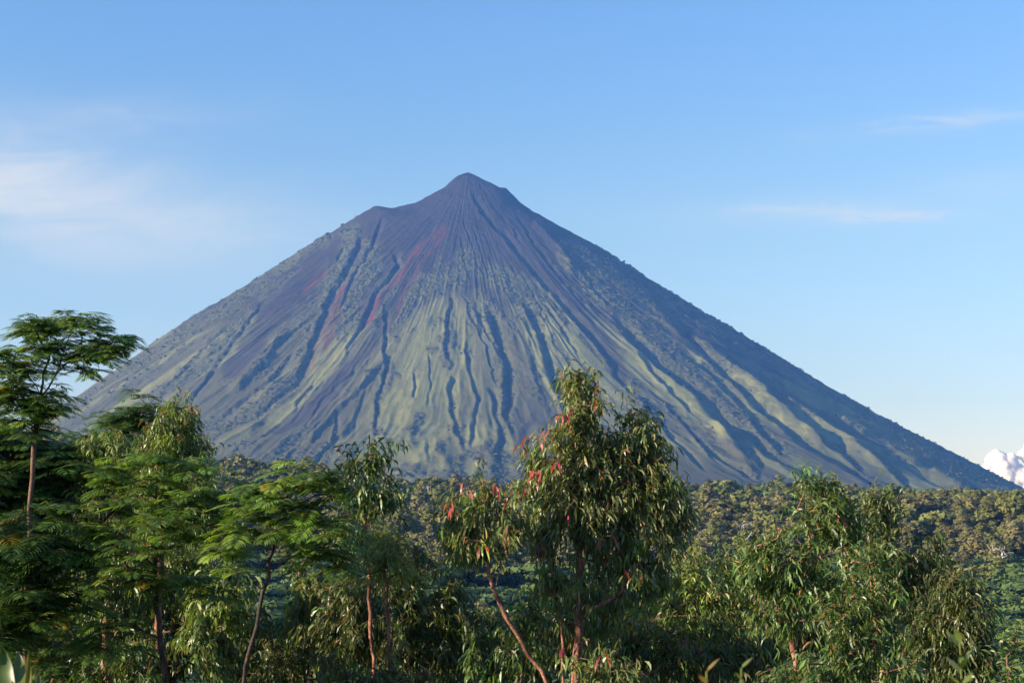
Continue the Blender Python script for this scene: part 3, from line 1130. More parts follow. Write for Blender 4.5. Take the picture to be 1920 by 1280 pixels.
make_tree('eucalyptus_tree', 'tall pale green weeping eucalyptus on the left with pink trunk below', 'tree', 19.5,
          [(330, 775, 40, 34, 0, 1.8), (345, 830, 48, 45, 0, 1.6), (290, 825, 50, 40, 0, 1.4), (375, 800, 18, 25, 0, 1.2), (370, 890, 38, 50), (310, 900, 80, 50), (395, 950, 45, 45), (330, 980, 90, 55)],
          [[(294, 1300), (296, 1180), (300, 1050), (312, 920), (330, 770)], [(300, 1050), (350, 960), (365, 880)]],
          'euc', 'lime', density=120, per=17, ll=0.15, lw=0.022, seed=106, odd=0.05, trunk_r=0.045)
make_tree('eucalyptus_tree', 'yellow-green bushy eucalyptus behind the feathery trees at left', 'tree', 20.5,
          [(170, 830, 45, 35, 0, 1.5), (225, 840, 60, 40, 0, 1.5), (140, 870, 40, 40, 0, 1.2), (215, 870, 55, 45, 0, 1.2), (280, 880, 50, 40), (150, 920, 50, 55, 0, 1.2), (200, 960, 90, 60, 0, 1.1), (140, 1010, 60, 60), (290, 1060, 110, 60), (200, 1090, 110, 60), (380, 1060, 70, 50), (400, 1120, 80, 60)],
          [[(200, 1310), (198, 1150), (190, 1000), (180, 850)], [(200, 1200), (290, 1100), (330, 1030)], [(200, 1220), (370, 1160), (400, 1070)]],
          'euc', 'lime', density=120, per=16, ll=0.14, lw=0.024, seed=107, odd=0.06)
make_tree('albizia_tree', 'tall feathery tree at the left edge standing against the sky', 'tree', 17.0,
          [(140, 610, 35, 10, 0, 1.2), (75, 618, 18, 12), (95, 640, 40, 14), (165, 640, 50, 16, 0, 1.2), (205, 655, 25, 12), (150, 672, 45, 14), (20, 665, 35, 20), (55, 700, 50, 24), (10, 715, 40, 25),
           (75, 735, 40, 18), (100, 762, 34, 18, 0, 1.2), (35, 765, 50, 20), (75, 790, 32, 14), (15, 735, 30, 20)],
          [[(48, 1290), (55, 1000), (60, 900), (66, 810), (75, 745), (82, 700), (95, 660), (90, 625)],
           [(76, 745), (105, 700), (140, 670), (190, 652), (222, 648)], [(105, 700), (120, 660), (135, 615)], [(75, 745), (55, 705), (30, 680), (5, 668)], [(68, 790), (40, 765), (5, 745)]],
          'fea', 'fern', density=30, per=5, seed=108, bark=bark_brown, trunk_r=0.030, fl=0.34, rtip=0.004)
make_tree('albizia_tree', 'feathery flat-layered tree with straight brown trunk in front of the left thicket', 'tree', 16.0,
          [(290, 868, 60, 14, 0, 1.2), (360, 880, 45, 16), (215, 885, 45, 14), (250, 935, 90, 18), (360, 940, 80, 20), (160, 960, 60, 18), (430, 935, 40, 16), (300, 985, 110, 20, -0.4), (180, 1020, 70, 20),
           (410, 1010, 60, 20), (90, 1060, 60, 22), (250, 1060, 90, 22, -0.4), (120, 1110, 80, 24, -0.5), (60, 1170, 60, 24, -0.5), (340, 1110, 80, 20, 0.4), (160, 1190, 90, 24, -0.4)],
          [[(307, 1290), (302, 1200), (292, 1100), (291, 1000), (293, 930), (295, 870)], [(292, 1060), (230, 1000), (170, 965)], [(291, 1000), (340, 960), (400, 930)], [(300, 1200), (200, 1150), (110, 1110)],
           [(293, 1050), (350, 1010), (420, 1000)]],
          'fea', 'fern', density=85, per=4, seed=109, bark=bark_brown, trunk_r=0.036, fl=0.31)
make_tree('albizia_tree', 'feathery tree with slanting dark forked trunk between the left thicket and the airy eucalyptus', 'tree', 15.0,
          [(540, 905, 40, 14, 0, 1.1), (600, 905, 40, 16, 0, 1.1), (490, 925, 50, 16), (570, 940, 70, 18), (455, 960, 35, 18), (620, 960, 30, 20), (540, 985, 90, 20), (620, 1010, 40, 20, 0.3), (440, 1020, 40, 20),
           (590, 1050, 50, 20, 0.5)],
          [[(455, 1300), (478, 1180), (500, 1080), (512, 1030), (518, 990), (545, 910)], [(514, 1010), (495, 965), (480, 925)], [(514, 1015), (560, 975), (610, 930)], [(505, 1060), (550, 1040), (600, 1030)]],
          'fea', 'fern', density=88, per=4, seed=110, bark=bark_dark, trunk_r=0.034, fl=0.32)
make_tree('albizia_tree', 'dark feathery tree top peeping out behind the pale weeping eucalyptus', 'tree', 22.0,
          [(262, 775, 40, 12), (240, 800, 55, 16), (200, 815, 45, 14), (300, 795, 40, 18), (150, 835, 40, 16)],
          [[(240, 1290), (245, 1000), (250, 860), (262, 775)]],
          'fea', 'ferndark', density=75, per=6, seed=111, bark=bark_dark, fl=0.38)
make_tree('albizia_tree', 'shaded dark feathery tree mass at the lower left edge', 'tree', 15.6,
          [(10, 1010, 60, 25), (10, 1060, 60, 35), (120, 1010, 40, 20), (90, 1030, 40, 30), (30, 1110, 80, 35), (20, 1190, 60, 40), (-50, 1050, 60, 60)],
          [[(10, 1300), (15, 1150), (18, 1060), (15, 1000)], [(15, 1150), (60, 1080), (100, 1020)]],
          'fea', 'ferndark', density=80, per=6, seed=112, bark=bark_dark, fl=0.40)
make_tree('eucalyptus_tree', 'broad eucalyptus with pale yellow-green top and few orange leaves at right', 'tree', 14.7,
          [(1515, 905, 34, 22, 0, 1.3), (1570, 912, 38, 26, 0, 1.3), (1600, 950, 40, 30), (1500, 960, 45, 30), (1450, 1010, 40, 30), (1410, 1060, 40, 35), (1620, 1000, 40, 30), (1530, 960, 60, 35, 0, 1.2), (1580, 1000, 55, 35), (1480, 1000, 40, 32), (1470, 1050, 55, 40), (1540, 1050, 70, 40), (1430, 1080, 50, 40), (1450, 1140, 80, 50), (1540, 1130, 70, 45)],
          [[(1500, 1290), (1478, 1180), (1500, 1080), (1530, 990), (1545, 905)], [(1495, 1100), (1450, 1060), (1430, 1040)], [(1522, 1020), (1500, 950), (1515, 900)]],
          'euc', 'green', density=145, per=16, ll=0.14, lw=0.021, droop=0.8, seed=113, odd=0.05,
          reds=[(1547, 965, 2), (1567, 978, 1), (1585, 1032, 2)])
make_tree('eucalyptus_tree', 'dark shaded eucalyptus with drooping spiky top just right of the pale topped one', 'tree', 18.4,
          [(1650, 935, 28, 24, 0, 1.3), (1620, 935, 35, 26), (1625, 965, 35, 30, 0, 1.2), (1675, 960, 24, 30), (1650, 1000, 50, 40, 0, 1.2), (1690, 1040, 45, 40), (1730, 1070, 50, 40), (1640, 1060, 50, 40), (1745, 1020, 20, 20, 0, .7), (1720, 1120, 70, 50)],
          [[(1700, 1300), (1690, 1150), (1670, 1040), (1652, 925)], [(1690, 1150), (1730, 1090), (1740, 1030)]],
          'euc', 'dark', density=150, per=16, ll=0.145, lw=0.024, seed=114, odd=0.02, bark=bark_brown)
make_tree('eucalyptus_tree', 'rounded weeping eucalyptus furthest right, dark with grey-green sheen', 'tree', 16.6,
          [(1808, 1070, 35, 30, 0, 1.1), (1785, 1110, 50, 35), (1830, 1120, 45, 40), (1790, 1170, 75, 45), (1855, 1190, 35, 45), (1740, 1170, 60, 50), (1810, 1240, 80, 40)],
          [[(1790, 1300), (1795, 1200), (1800, 1130), (1806, 1065)]],
          'euc', 'dark', density=165, per=16, ll=0.15, lw=0.024, seed=115, odd=0.02, bark=bark_brown)
make_tree('eucalyptus_tree', 'bright green bushy eucalyptus low in front of the right hand group', 'tree', 13.6,
          [(1600, 1045, 45, 28, 0, 1.2), (1655, 1060, 45, 30, 0, 1.1), (1620, 1100, 75, 35, 0, 1.1), (1570, 1150, 60, 40), (1660, 1150, 60, 40), (1610, 1210, 100, 40), (1590, 1260, 110, 30)],
          [[(1640, 1310), (1640, 1230), (1635, 1150), (1630, 1050)], [(1640, 1250), (1590, 1180), (1580, 1110)]],
          'euc', 'green', density=150, per=16, ll=0.125, lw=0.021, droop=0.75, seed=116, odd=0.03)
make_tree('eucalyptus_tree', 'yellow-green low eucalyptus between the tallest tree and the right hand group', 'tree', 18.0,
          [(1280, 1050, 50, 35), (1340, 1040, 45, 25), (1240, 1090, 60, 40), (1320, 1100, 70, 45), (1380, 1110, 45, 40), (1270, 1160, 90, 45), (1370, 1180, 70, 45), (1400, 1050, 30, 30, 0, .7)],
          [[(1310, 1310), (1308, 1200), (1300, 1110), (1290, 1040)], [(1305, 1180), (1350, 1110), (1370, 1050)]],
          'euc', 'lime', density=115, per=15, ll=0.13, lw=0.022, droop=0.8, seed=117, odd=0.06)
make_tree('eucalyptus_tree', 'dark leafy young tree with long diagonal pinkish branch beside the tallest trunk', 'tree', 17.0,
          [(1230, 1190, 80, 40), (1150, 1180, 50, 40, 0, .7), (1300, 1230, 90, 45), (1390, 1240, 80, 40), (1180, 1240, 70, 40), (1440, 1220, 60, 50)],
          [[(1150, 1320), (1180, 1260), (1220, 1170), (1300, 1120)], [(1180, 1280), (1290, 1230), (1390, 1200)]],
          'euc', 'dark', density=100, per=14, ll=0.15, lw=0.026, seed=118, odd=0.04, reds=[(1282, 1195, 3), (1290, 1215, 3), (1240, 1215, 2), (1232, 1235, 2)])

for i, (lab, Y, lobes, stem, pal) in enumerate([
    ('low dark bush in the dip between the slanting dark trunk and the broad dark eucalyptus', 21.0, [(540, 1180, 70, 45), (600, 1130, 50, 40), (500, 1240, 80, 40), (600, 1240, 70, 40)], (550, 1320), 'green'),
    ('olive bush between the straight brown trunk and the slanting dark trunk', 18.6, [(400, 1080, 60, 45), (450, 1130, 50, 50), (380, 1160, 70, 45), (430, 1210, 70, 45)], (410, 1320), 'lime'),
    ('olive bush showing right behind the slanting dark trunk', 19.0, [(570, 1110, 50, 40), (610, 1080, 40, 35), (560, 1160, 50, 40)], (570, 1320), 'olive'),
    ('low dark bush under the gap left of the leaning red trunk', 20.0, [(900, 1180, 70, 45), (960, 1240, 90, 40), (880, 1250, 80, 35), (1010, 1160, 40, 35)], (920, 1320), 'green'),
    ('dim bush below the red leaved centre, right of the tallest trunk', 19.5, [(1180, 1180, 80, 45), (1240, 1160, 60, 45), (1160, 1250, 90, 35), (1260, 1240, 80, 40)], (1200, 1320), 'lime'),
    ('shaded dark tree behind the broad dark eucalyptus, left of the gap into the valley', 23.0, [(600, 1110, 70, 50), (700, 1150, 100, 70), (820, 1160, 90, 60), (760, 1240, 150, 50), (590, 1200, 70, 60)], (720, 1320), 'dark'),
    ('dark tree behind the red trunks of the tallest eucalyptus', 22.0, [(1040, 1170, 70, 50), (1080, 1110, 60, 40), (1150, 1130, 70, 50), (1170, 1190, 80, 50), (960, 1190, 50, 50), (1230, 1130, 70, 45), (1120, 1240, 110, 45), (1000, 1230, 70, 40), (1225, 1220, 80, 45)], (1120, 1320), 'dark'),
    ('dark green tree behind the yellow-green low eucalyptus', 23.5, [(1300, 1130, 80, 50), (1390, 1110, 60, 50), (1340, 1200, 110, 60), (1430, 1190, 60, 60), (1260, 1220, 70, 50)], (1340, 1320), 'green'),
    ('dark tree filling the shade between the pale topped and the rounded eucalyptus', 22.0, [(1560, 1090, 90, 50), (1700, 1130, 90, 60), (1480, 1170, 90, 60), (1620, 1200, 130, 60), (1780, 1200, 100, 60), (1740, 1060, 60, 30)], (1640, 1320), 'dark'),
    ('dark tree behind the straight brown trunk at lower left', 22.5, [(320, 1080, 100, 55), (220, 1130, 110, 60), (420, 1130, 80, 60), (330, 1210, 140, 60), (170, 1220, 100, 60), (480, 1200, 60, 60), (100, 1130, 70, 60)], (320, 1320), 'dark'),
    ('dark tree deep in the lower left corner behind the shaded feathery mass', 23.0, [(40, 1010, 60, 60), (60, 1120, 90, 70), (20, 1220, 90, 60), (110, 1010, 50, 40)], (60, 1320), 'dark'),
]):
    make_tree('understory_tree', lab, 'tree', Y, lobes, [[(stem[0], stem[1]), (stem[0] + 8, (stem[1] + lobes[0][1]) / 2), (lobes[0][0], lobes[0][1])]], 'euc', pal, seed=400 + i, density=72, per=16, ll=0.17, lw=0.036,
              bark=bark_brown, trunk_r=0.03)

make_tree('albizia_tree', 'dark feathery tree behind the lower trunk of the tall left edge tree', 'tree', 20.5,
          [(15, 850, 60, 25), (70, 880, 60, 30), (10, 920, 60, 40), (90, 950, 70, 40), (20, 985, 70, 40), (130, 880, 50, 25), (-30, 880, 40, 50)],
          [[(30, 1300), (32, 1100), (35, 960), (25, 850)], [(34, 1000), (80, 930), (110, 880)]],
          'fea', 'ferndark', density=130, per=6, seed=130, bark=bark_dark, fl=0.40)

# undergrowth shrubs in front of the trunks
SG = 'shrubs along the bottom of the view'
for i, (lab, Y, lobes, stem, kind, pal, kw) in enumerate([
    ('dark leafy shrub under the leaning trunk, with one bright green sprig', 16.4, [(960, 1150, 60, 40), (1010, 1200, 60, 40), (930, 1230, 70, 40), (1030, 1120, 40, 30, 0, .6)], (980, 1320), 'euc', 'green', dict(density=80)),
    ('dim green shrub at the foot of the slanting dark trunk', 18.5, [(520, 1230, 90, 40), (430, 1250, 60, 40), (590, 1260, 60, 30), (480, 1180, 60, 30, 0, .6)], (500, 1330), 'euc', 'dark', dict(density=80)),
    ('mixed low shrub around the pink trunk at lower left', 17.6, [(250, 1230, 90, 40), (150, 1250, 70, 35), (360, 1240, 70, 40), (320, 1170, 60, 30, 0, .7)], (250, 1330), 'euc', 'green', dict(density=75)),
    ('dark shrub in the bottom left beside the blurred leaves', 19.0, [(60, 1240, 90, 50), (130, 1220, 50, 40)], (70, 1330), 'fea', 'ferndark', dict(density=60)),
    ('glossy green shrub at the bottom between the right hand trunks', 14.5, [(1640, 1250, 60, 26, 0, 1.2), (1540, 1262, 60, 25), (1700, 1240, 50, 30), (1470, 1260, 60, 30)], (1600, 1330), 'euc', 'green', dict(density=120, ll=0.12, lw=0.022, droop=0.5)),
    ('sunlit green shrub in the bottom right corner', 13.5, [(1900, 1220, 30, 40, 0, 1.2), (1880, 1265, 50, 25, 0, 1.2), (1930, 1170, 25, 50)], (1890, 1340), 'euc', 'green', dict(density=150, ll=0.10, lw=0.02, droop=0.4)),
    ('dark shrub under the broad dark eucalyptus left of centre', 16.8, [(680, 1260, 80, 30), (760, 1262, 60, 30), (850, 1262, 60, 26), (600, 1245, 50, 30)], (700, 1340), 'euc', 'dark', dict(density=80)),
    ('reddish twiggy shrub at the foot of the tallest tree', 14.8, [(1085, 1245, 50, 28, 0, .7), (1150, 1250, 50, 28, 0, .8), (1230, 1262, 50, 26, 0, .8)], (1120, 1340), 'euc', 'olive', dict(density=75)),
    ('shaded shrub below the yellow-green low eucalyptus', 19.5, [(1330, 1240, 80, 40), (1250, 1250, 50, 35), (1420, 1190, 50, 40)], (1330, 1330), 'euc', 'dark', dict(density=80)),
    ('dense green shrub low behind the blurred weed on the right', 17.5, [(1720, 1255, 70, 30), (1760, 1215, 50, 30), (1850, 1262, 60, 25)], (1740, 1340), 'euc', 'dark', dict(density=100)),
]):
    kw = dict(kw)
    kw.setdefault('ll', 0.14)
    kw.setdefault('lw', 0.025)
    ex = {}
    if 'reddish' in lab:
        ex['reds'] = [(1055, 1225, 3), (1130, 1230, 3), (1160, 1262, 3), (1200, 1245, 2)]
    if kind == 'fea':
        kw.pop('ll'); kw.pop('lw')
    make_tree('shrub', lab, 'shrub', Y, lobes, [[(stem[0], stem[1]), (stem[0], lobes[0][1] + 10)]], kind, pal, seed=300 + i, bark=bark_brown,
              trunk_r=0.016, group=SG, per=14 if kind == 'euc' else 6, **kw, **ex)


# ------------------------------------------------------------------ blurred plants right in front of the camera
def weed(name, label, foot_px, top_px, Y, n_leaf, ll, lw, pal_c, seed, spread=1.0):
    r = np.random.default_rng(seed)
    b = P(*foot_px, Y)
    t = P(*top_px, Y)
    gz = float(ground_z(b[0], b[1]))
    foot = np.array([b[0], b[1], gz])
    line = catmull([foot, foot + (t - foot) * 0.5 + np.array([0.01, 0, 0]), t], 0.03)
    root = empty(name, tuple(foot))
    tag(root, label, 'plant')
    rad = np.linspace(0.006, 0.0015, len(line))
    v, f = tubes(line - foot, np.arange(len(line)) - 1, rad, 6)
    M = Mat('green_stem')
    np_mesh('stem', v, f, M.finish(M.ramp(M.noise(20), [(0.3, (0.10, 0.13, 0.03)), (0.7, (0.16, 0.18, 0.05))]), 0.7), smooth=True, parent=root)
    s = np.linspace(0.84, 1.0, n_leaf)
    base = foot + (t - foot) * s[:, None] - foot
    az = np.arange(n_leaf) * 2.4 + r.random(n_leaf)
    rd = np.stack([np.cos(az), np.sin(az), np.zeros(n_leaf)], 1)
    up = np.array([[0, 0, 1.0]])
    d0 = rd * spread + up * (0.35 + 0.9 * s[:, None] ** 12)
    d1 = rd * spread + up * (-0.1 + 0.9 * s[:, None] ** 14)
    nn = norm(np.cross(np.cross(rd, up), d0 + d1))
    ln = ll * (1.15 - 0.75 * (s - 0.84) / 0.16) * (0.8 + 0.4 * r.random(n_leaf))
    col = np.array([pal_c]) * (0.8 + 0.4 * r.random((n_leaf, 1)))
    V_, a3, a4, C_ = leaves(base, d0, d1, nn, ln, lw * (0.8 + 0.4 * r.random(n_leaf)), col)
    np_mesh('leaves', V_, [a3, a4], leaf_euc, C_, parent=root)


weed('weed', 'out of focus green weed stalk with pointed leaves near the right corner', (1795, 1400), (1800, 1205), 2.6, 26, 0.085, 0.013, (0.16, 0.20, 0.05), 1)
weed('weed', 'blurred yellow-green plant tip at the bottom just right of the middle', (1395, 1400), (1390, 1252), 2.2, 14, 0.06, 0.008, (0.18, 0.2, 0.06), 2, 1.4)
weed('weed', 'blurred brownish plant tip at the bottom right of the tallest trunk', (1300, 1400), (1325, 1258), 2.0, 14, 0.06, 0.010, (0.22, 0.15, 0.05), 3, 1.2)


def broad_plant():
    b = P(20, 1420, 3.0)
    gz = float(ground_z(b[0], b[1]))
    foot = np.array([b[0], b[1], gz])
    root = empty('broad_leaf_plant', tuple(foot))
    tag(root, 'blurred broad green leaves reaching up in the bottom left corner', 'plant')
    r = np.random.default_rng(9)
    V_, Fq, C_ = [], [], []
    off = 0
    for (ax_, ay_, tx, ty, w, c) in [(10, 1340, 2, 1208, 0.030, (0.07, 0.11, 0.025)), (25, 1340, 34, 1220, 0.026, (0.12, 0.14, 0.035)), (15, 1330, 68, 1240, 0.017, (0.16, 0.15, 0.06)),
                                     (5, 1340, -15, 1230, 0.03, (0.09, 0.14, 0.04)), (40, 1345, 52, 1225, 0.012, (0.2, 0.18, 0.07)), (60, 1350, 72, 1262, 0.012, (0.15, 0.12, 0.05))]:
        a = P(ax_, ay_, 3.0 + r.normal(0, .05))
        t = P(tx, ty, 3.0 + r.normal(0, .08))
        n = 9
        for k in range(n + 1):
            s = k / n
            p = a + (t - a) * s + np.array([0, 0.02 * math.sin(math.pi * s), 0.0])
            ww = 0.62 * w * max(0.02, math.sin(math.pi * min(1, 0.12 + s * 0.88)) ** 0.7)
            sd = np.array([1.0, 0.3 * math.sin(k), -0.15])
            V_ += [p - sd * ww - foot, p - foot + np.array([0, 0.006, 0]), p + sd * ww - foot]
            C_ += [c, tuple(x * 1.3 for x in c), c]
            if k < n:
                q = off + 3 * k
                Fq += [(q, q + 1, q + 4, q + 3), (q + 1, q + 2, q + 5, q + 4)]
        off += 3 * (n + 1)
    np_mesh('leaves', np.array(V_), np.array(Fq), leaf_euc, np.array(C_), smooth=True, parent=root)
    sp = np.array([foot, P(15, 1335, 3.0)])
    v, f = tubes(catmull(sp, 0.05) - foot, np.arange(len(catmull(sp, 0.05))) - 1, np.full(len(catmull(sp, 0.05)), 0.012))
    np_mesh('stem', v, f, bark_brown, smooth=True, parent=root)


broad_plant()


# ------------------------------------------------------------------ the forest on the far side of the valley
FCOL = {
    'olive': (0.13, 0.145, 0.044), 'brown': (0.152, 0.142, 0.058), 'green': (0.105, 0.152, 0.042), 'grey': (0.16, 0.155, 0.07), 'flat': (0.07, 0.115, 0.036),
}


def forest_crown(kind, tris, seed):
    """unit tree: foot at 0, height 1; returns crown verts (n*3,3), tint (n*3,3) and trunk tubes"""
    r = np.random.default_rng(seed)
    lobes = []
    if kind == 'flat':
        for k in range(11):
            a = r.random() * 6.28
            d = 0.36 * math.sqrt(r.random())
            lobes.append((d * math.cos(a), d * math.sin(a), 0.62 + 0.3 * r.random() - d * 0.25, 0.17 + 0.06 * r.random(), 0.055))
    elif kind == 'cone':
        for k in range(13):
            h = 0.22 + 0.74 * k / 12
            a = k * 2.4 + r.random()
            d = 0.20 * (1.08 - h)
            s = 0.19 * (1.15 - h) + 0.04
            lobes.append((d * math.cos(a), d * math.sin(a), h, s, s * 0.95))
    else:
        for k in range(13):
            u = norm(r.normal(0, 1, 3))
            q = 0.24 * r.random() ** 0.4
            c = np.array([0, 0, 0.60]) + u * q * np.array([1, 1, 1.15])
            s = 0.10 + 0.09 * r.random()
            lobes.append((c[0], c[1], max(c[2], 0.3), s, s * 0.9))
    per = tris // len(lobes)
    V_, T_ = [], []
    for (x, y, z, s, sz) in lobes:
        u = norm(r.normal(0, 1, (per, 3)))
        u[:, 2] = np.abs(u[:, 2]) * 0.9 + u[:, 2] * 0.25
        u = norm(u)
        c = np.array([x, y, z]) + u * np.array([s, s, sz]) * (0.75 + 0.4 * r.random((per, 1)))
        nn = norm(u + r.normal(0, 0.28, (per, 3)))
        t1 = norm(np.cross(nn, r.normal(0, 1, (per, 3))))
        t2 = np.cross(nn, t1)
        size = (s * 1.35 / math.sqrt(per / 12.0)) * (0.5 + 0.6 * r.random((per, 1)))
        if kind == 'flat':
            size *= 0.8
        a = c + t1 * size * 0.6
        b = c - t1 * size * 0.35 + t2 * size * 0.5
        d = c - t1 * size * 0.35 - t2 * size * 0.5
        V_.append(np.stack([a, b, d], 1).reshape(-1, 3))
        T_.append(np.repeat((0.85 + 0.3 * r.random()) * (1 + 0.12 * r.normal(0, 1, (per, 1))) * np.ones((per, 3)), 3, 0))
    V_ = np.concatenate(V_)
    T_ = np.clip(np.concatenate(T_), 0.3, 2)
    nodes = [np.array([0, 0, 0.0]), np.array([0.01, 0, 0.25]), np.array([0, 0.01, 0.55])]
    par = [-1, 0, 1]
    for (x, y, z, s, sz) in lobes[:6]:
        nodes.append(np.array([x, y, z - sz * 0.4]))
        par.append(1 if z < 0.6 else 2)
    rad = np.array([0.022, 0.017, 0.011] + [0.006] * 6)
    tv, tf = tubes(np.array(nodes), np.array(par), rad, 5)
    return V_, T_, tv, tf


KINDS = [('round', 'olive'), ('round', 'brown'), ('cone', 'olive'), ('cone', 'grey'), ('flat', 'flat'), ('round', 'green'), ('cone', 'brown')]


def forest_points():
    """jittered rows of trees over the far slope and the valley floor, nearest first"""
    r = np.random.default_rng(77)
    pts = []
    y = 46.0
    while y < 985:
        sp = 7.5 + 2.5 * min(1, y / 400)
        half = y * 0.40 + 14
        xs = np.arange(-half, half, sp)
        for x in xs:
            xx = x + r.normal(0, sp * 0.28)
            yy_ = y + r.normal(0, sp * 0.28)
            pts.append((xx, yy_))
        y += sp * 0.9
    return np.array(pts)


def make_forest():
    r = np.random.default_rng(78)
    pts = forest_points()
    n = len(pts)
    z = ground_z(pts[:, 0], pts[:, 1])
    h = 12.5 * (0.72 + 0.62 * r.random(n) ** 1.5)
    big = r.random(n) < 0.05
    h[big] *= 1.25
    h *= np.where(pts[:, 1] < 120, 0.62, 1.0)
    zone = fbm(pts[:, 0] / 70, pts[:, 1] / 70, 91, 3)
    zone2 = fbm(pts[:, 0] / 90 + 9, pts[:, 1] / 60, 92, 3)
    PXt, PYt = project(pts[:, 0], pts[:, 1], z + h)
    ki = np.zeros(n, int)
    for i in range(n):
        q = zone[i] + r.normal(0, 0.10)
        low = PYt[i] > 1030 or pts[i, 1] < 260
        if low and q < 0.62:
            ki[i] = 4 if r.random() < 0.7 else 5
        elif q < 0.42:
            ki[i] = [0, 2, 5][r.integers(0, 3)]
        elif q < 0.53:
            ki[i] = [0, 2, 3, 1][r.integers(0, 4)]
        else:
            ki[i] = [1, 6, 0, 2, 3][r.integers(0, 5)]
    tint = 1 + 0.16 * r.normal(0, 1, n)
    # choose the individuals: nearest in the frame whose top is in view
    vis = (PXt > 5) & (PXt < 1915) & (PYt < 1270) & (PYt > 800)
    # those behind the dense near thicket show nothing
    thick = ((PXt < 640) & (PYt > 960)) | ((PXt > 640) & (PXt < 900) & (PYt > 1080)) | ((PXt > 990) & (PXt < 1260) & (PYt > 800) & (PYt < 1060)) | ((PXt > 1400) & (PXt < 1760) & (PYt > 930)) | (PYt > 1150) | (PXt < 390) | ((PXt > 1180) & (PXt < 1420) & (PYt > 1040))
    ok = np.where(vis & ~thick)[0]
    ok = ok[np.argsort(pts[ok, 1])][:298]
    solo = set(ok.tolist())
    variants = {}
    for k, (shape, colr) in enumerate(KINDS):
        for v in range(2):
            for near in (0, 1):
             V_, T_, tv, tf = forest_crown(shape, 3200 if near else 1100, 500 + k * 10 + v)
             f = np.arange(len(V_)).reshape(-1, 3)
             variants[(k, v, near)] = (V_, T_ * np.array(FCOL[colr]), f, tv, tf)
    SH = {'round': 'round topped', 'cone': 'pointed', 'flat': 'flat topped'}
    CO = {'olive': 'olive green', 'brown': 'brownish', 'grey': 'grey green', 'green': 'fresh green', 'flat': 'dark green'}
    protos = {}
    for i in sorted(solo):
        k = int(ki[i])
        v = int(r.integers(0, 2))
        shape, colr = KINDS[k]
        px = PXt[i]
        side = 'at the far left of the ridge' if px < 620 else 'left of the leaning eucalyptus' if px < 850 else 'behind the leaning eucalyptus' if px < 1000 else \
            'right of the tallest eucalyptus' if px < 1450 else 'behind the right hand eucalyptus group' if px < 1700 else 'beyond the rightmost eucalyptus'
        row = 'near the valley floor' if pts[i, 1] < 320 else 'halfway up' if pts[i, 1] < 600 else 'near the crest'
        root = empty('forest_tree', (float(pts[i, 0]), float(pts[i, 1]), float(z[i]) - 0.2))
        label = '%s %s forest tree %s, %s' % (CO[colr], SH[shape], side, row)
        tag(root, label, 'tree', '%s %s trees of the valley forest, %s' % (CO[colr], SH[shape], side + ' ' + row))
        s = float(h[i])
        wx = s * float(1.15 + 0.4 * r.random()) * (1.25 if shape == 'flat' else 1.0)
        root.scale = (wx, wx, s)
        root.rotation_euler = (0, 0, float(r.random() * 6.28))
        nr_ = int(pts[i, 1] < 190)
        if (k, v, nr_) not in protos:
            V_, C_, f, tv, tf = variants[(k, v, nr_)]
            t_o = np_mesh('trunk', tv, tf, bark_far, smooth=True, parent=root)
            c_o = np_mesh('crown', V_, f, leaf_far, C_, parent=root)
            protos[(k, v, nr_)] = (t_o, c_o)
        else:
            for src in protos[(k, v, nr_)]:
                c = src.copy()
                link(c)
                c.parent = root
    # the rest: one mass
    VV, FF, CC = [], [], []
    off = 0
    lod = {}
    for k, (shape, colr) in enumerate(KINDS):
        for v in range(3):
            for lv, tr in ((0, 1100), (1, 520), (2, 330)):
                V_, T_, tv, tf = forest_crown(shape, tr, 700 + k * 10 + v)
                lod[(k, v, lv)] = (V_, T_ * np.array(FCOL[colr]))
    for i in range(n):
        if i in solo:
            continue
        if pts[i, 1] < 120 and (PYt[i] > 1290):
            continue
        if PXt[i] < -60 or PXt[i] > 1980 or PYt[i] > 1300:
            continue
        lv = 0 if pts[i, 1] < 380 else 1 if pts[i, 1] < 650 else 2
        V_, C_ = lod[(int(ki[i]), int(r.integers(0, 3)), lv)]
        a = r.random() * 6.28
        ca, sa = math.cos(a), math.sin(a)
        s = h[i]
        wx = s * (1.15 + 0.4 * r.random()) * (1.25 if KINDS[ki[i]][0] == 'flat' else 1.0)
        q = np.empty_like(V_)
        q[:, 0] = (V_[:, 0] * ca - V_[:, 1] * sa) * wx + pts[i, 0]
        q[:, 1] = (V_[:, 0] * sa + V_[:, 1] * ca) * wx + pts[i, 1]
        q[:, 2] = V_[:, 2] * s + z[i] - 0.2
        VV.append(q.astype(np.float32))
        CC.append((C_ * tint[i]).astype(np.float32))
    VV = np.concatenate(VV)
    CC = np.concatenate(CC)
    FF = np.arange(len(VV)).reshape(-1, 3)
    o = np_mesh('forest', VV, FF, leaf_far, CC)
    tag(o, 'hazy olive and brownish wood covering the ridge below the volcano', 'forest', kind='stuff')
    print('forest', n, 'solo', len(solo), 'tris', len(FF))


make_forest()


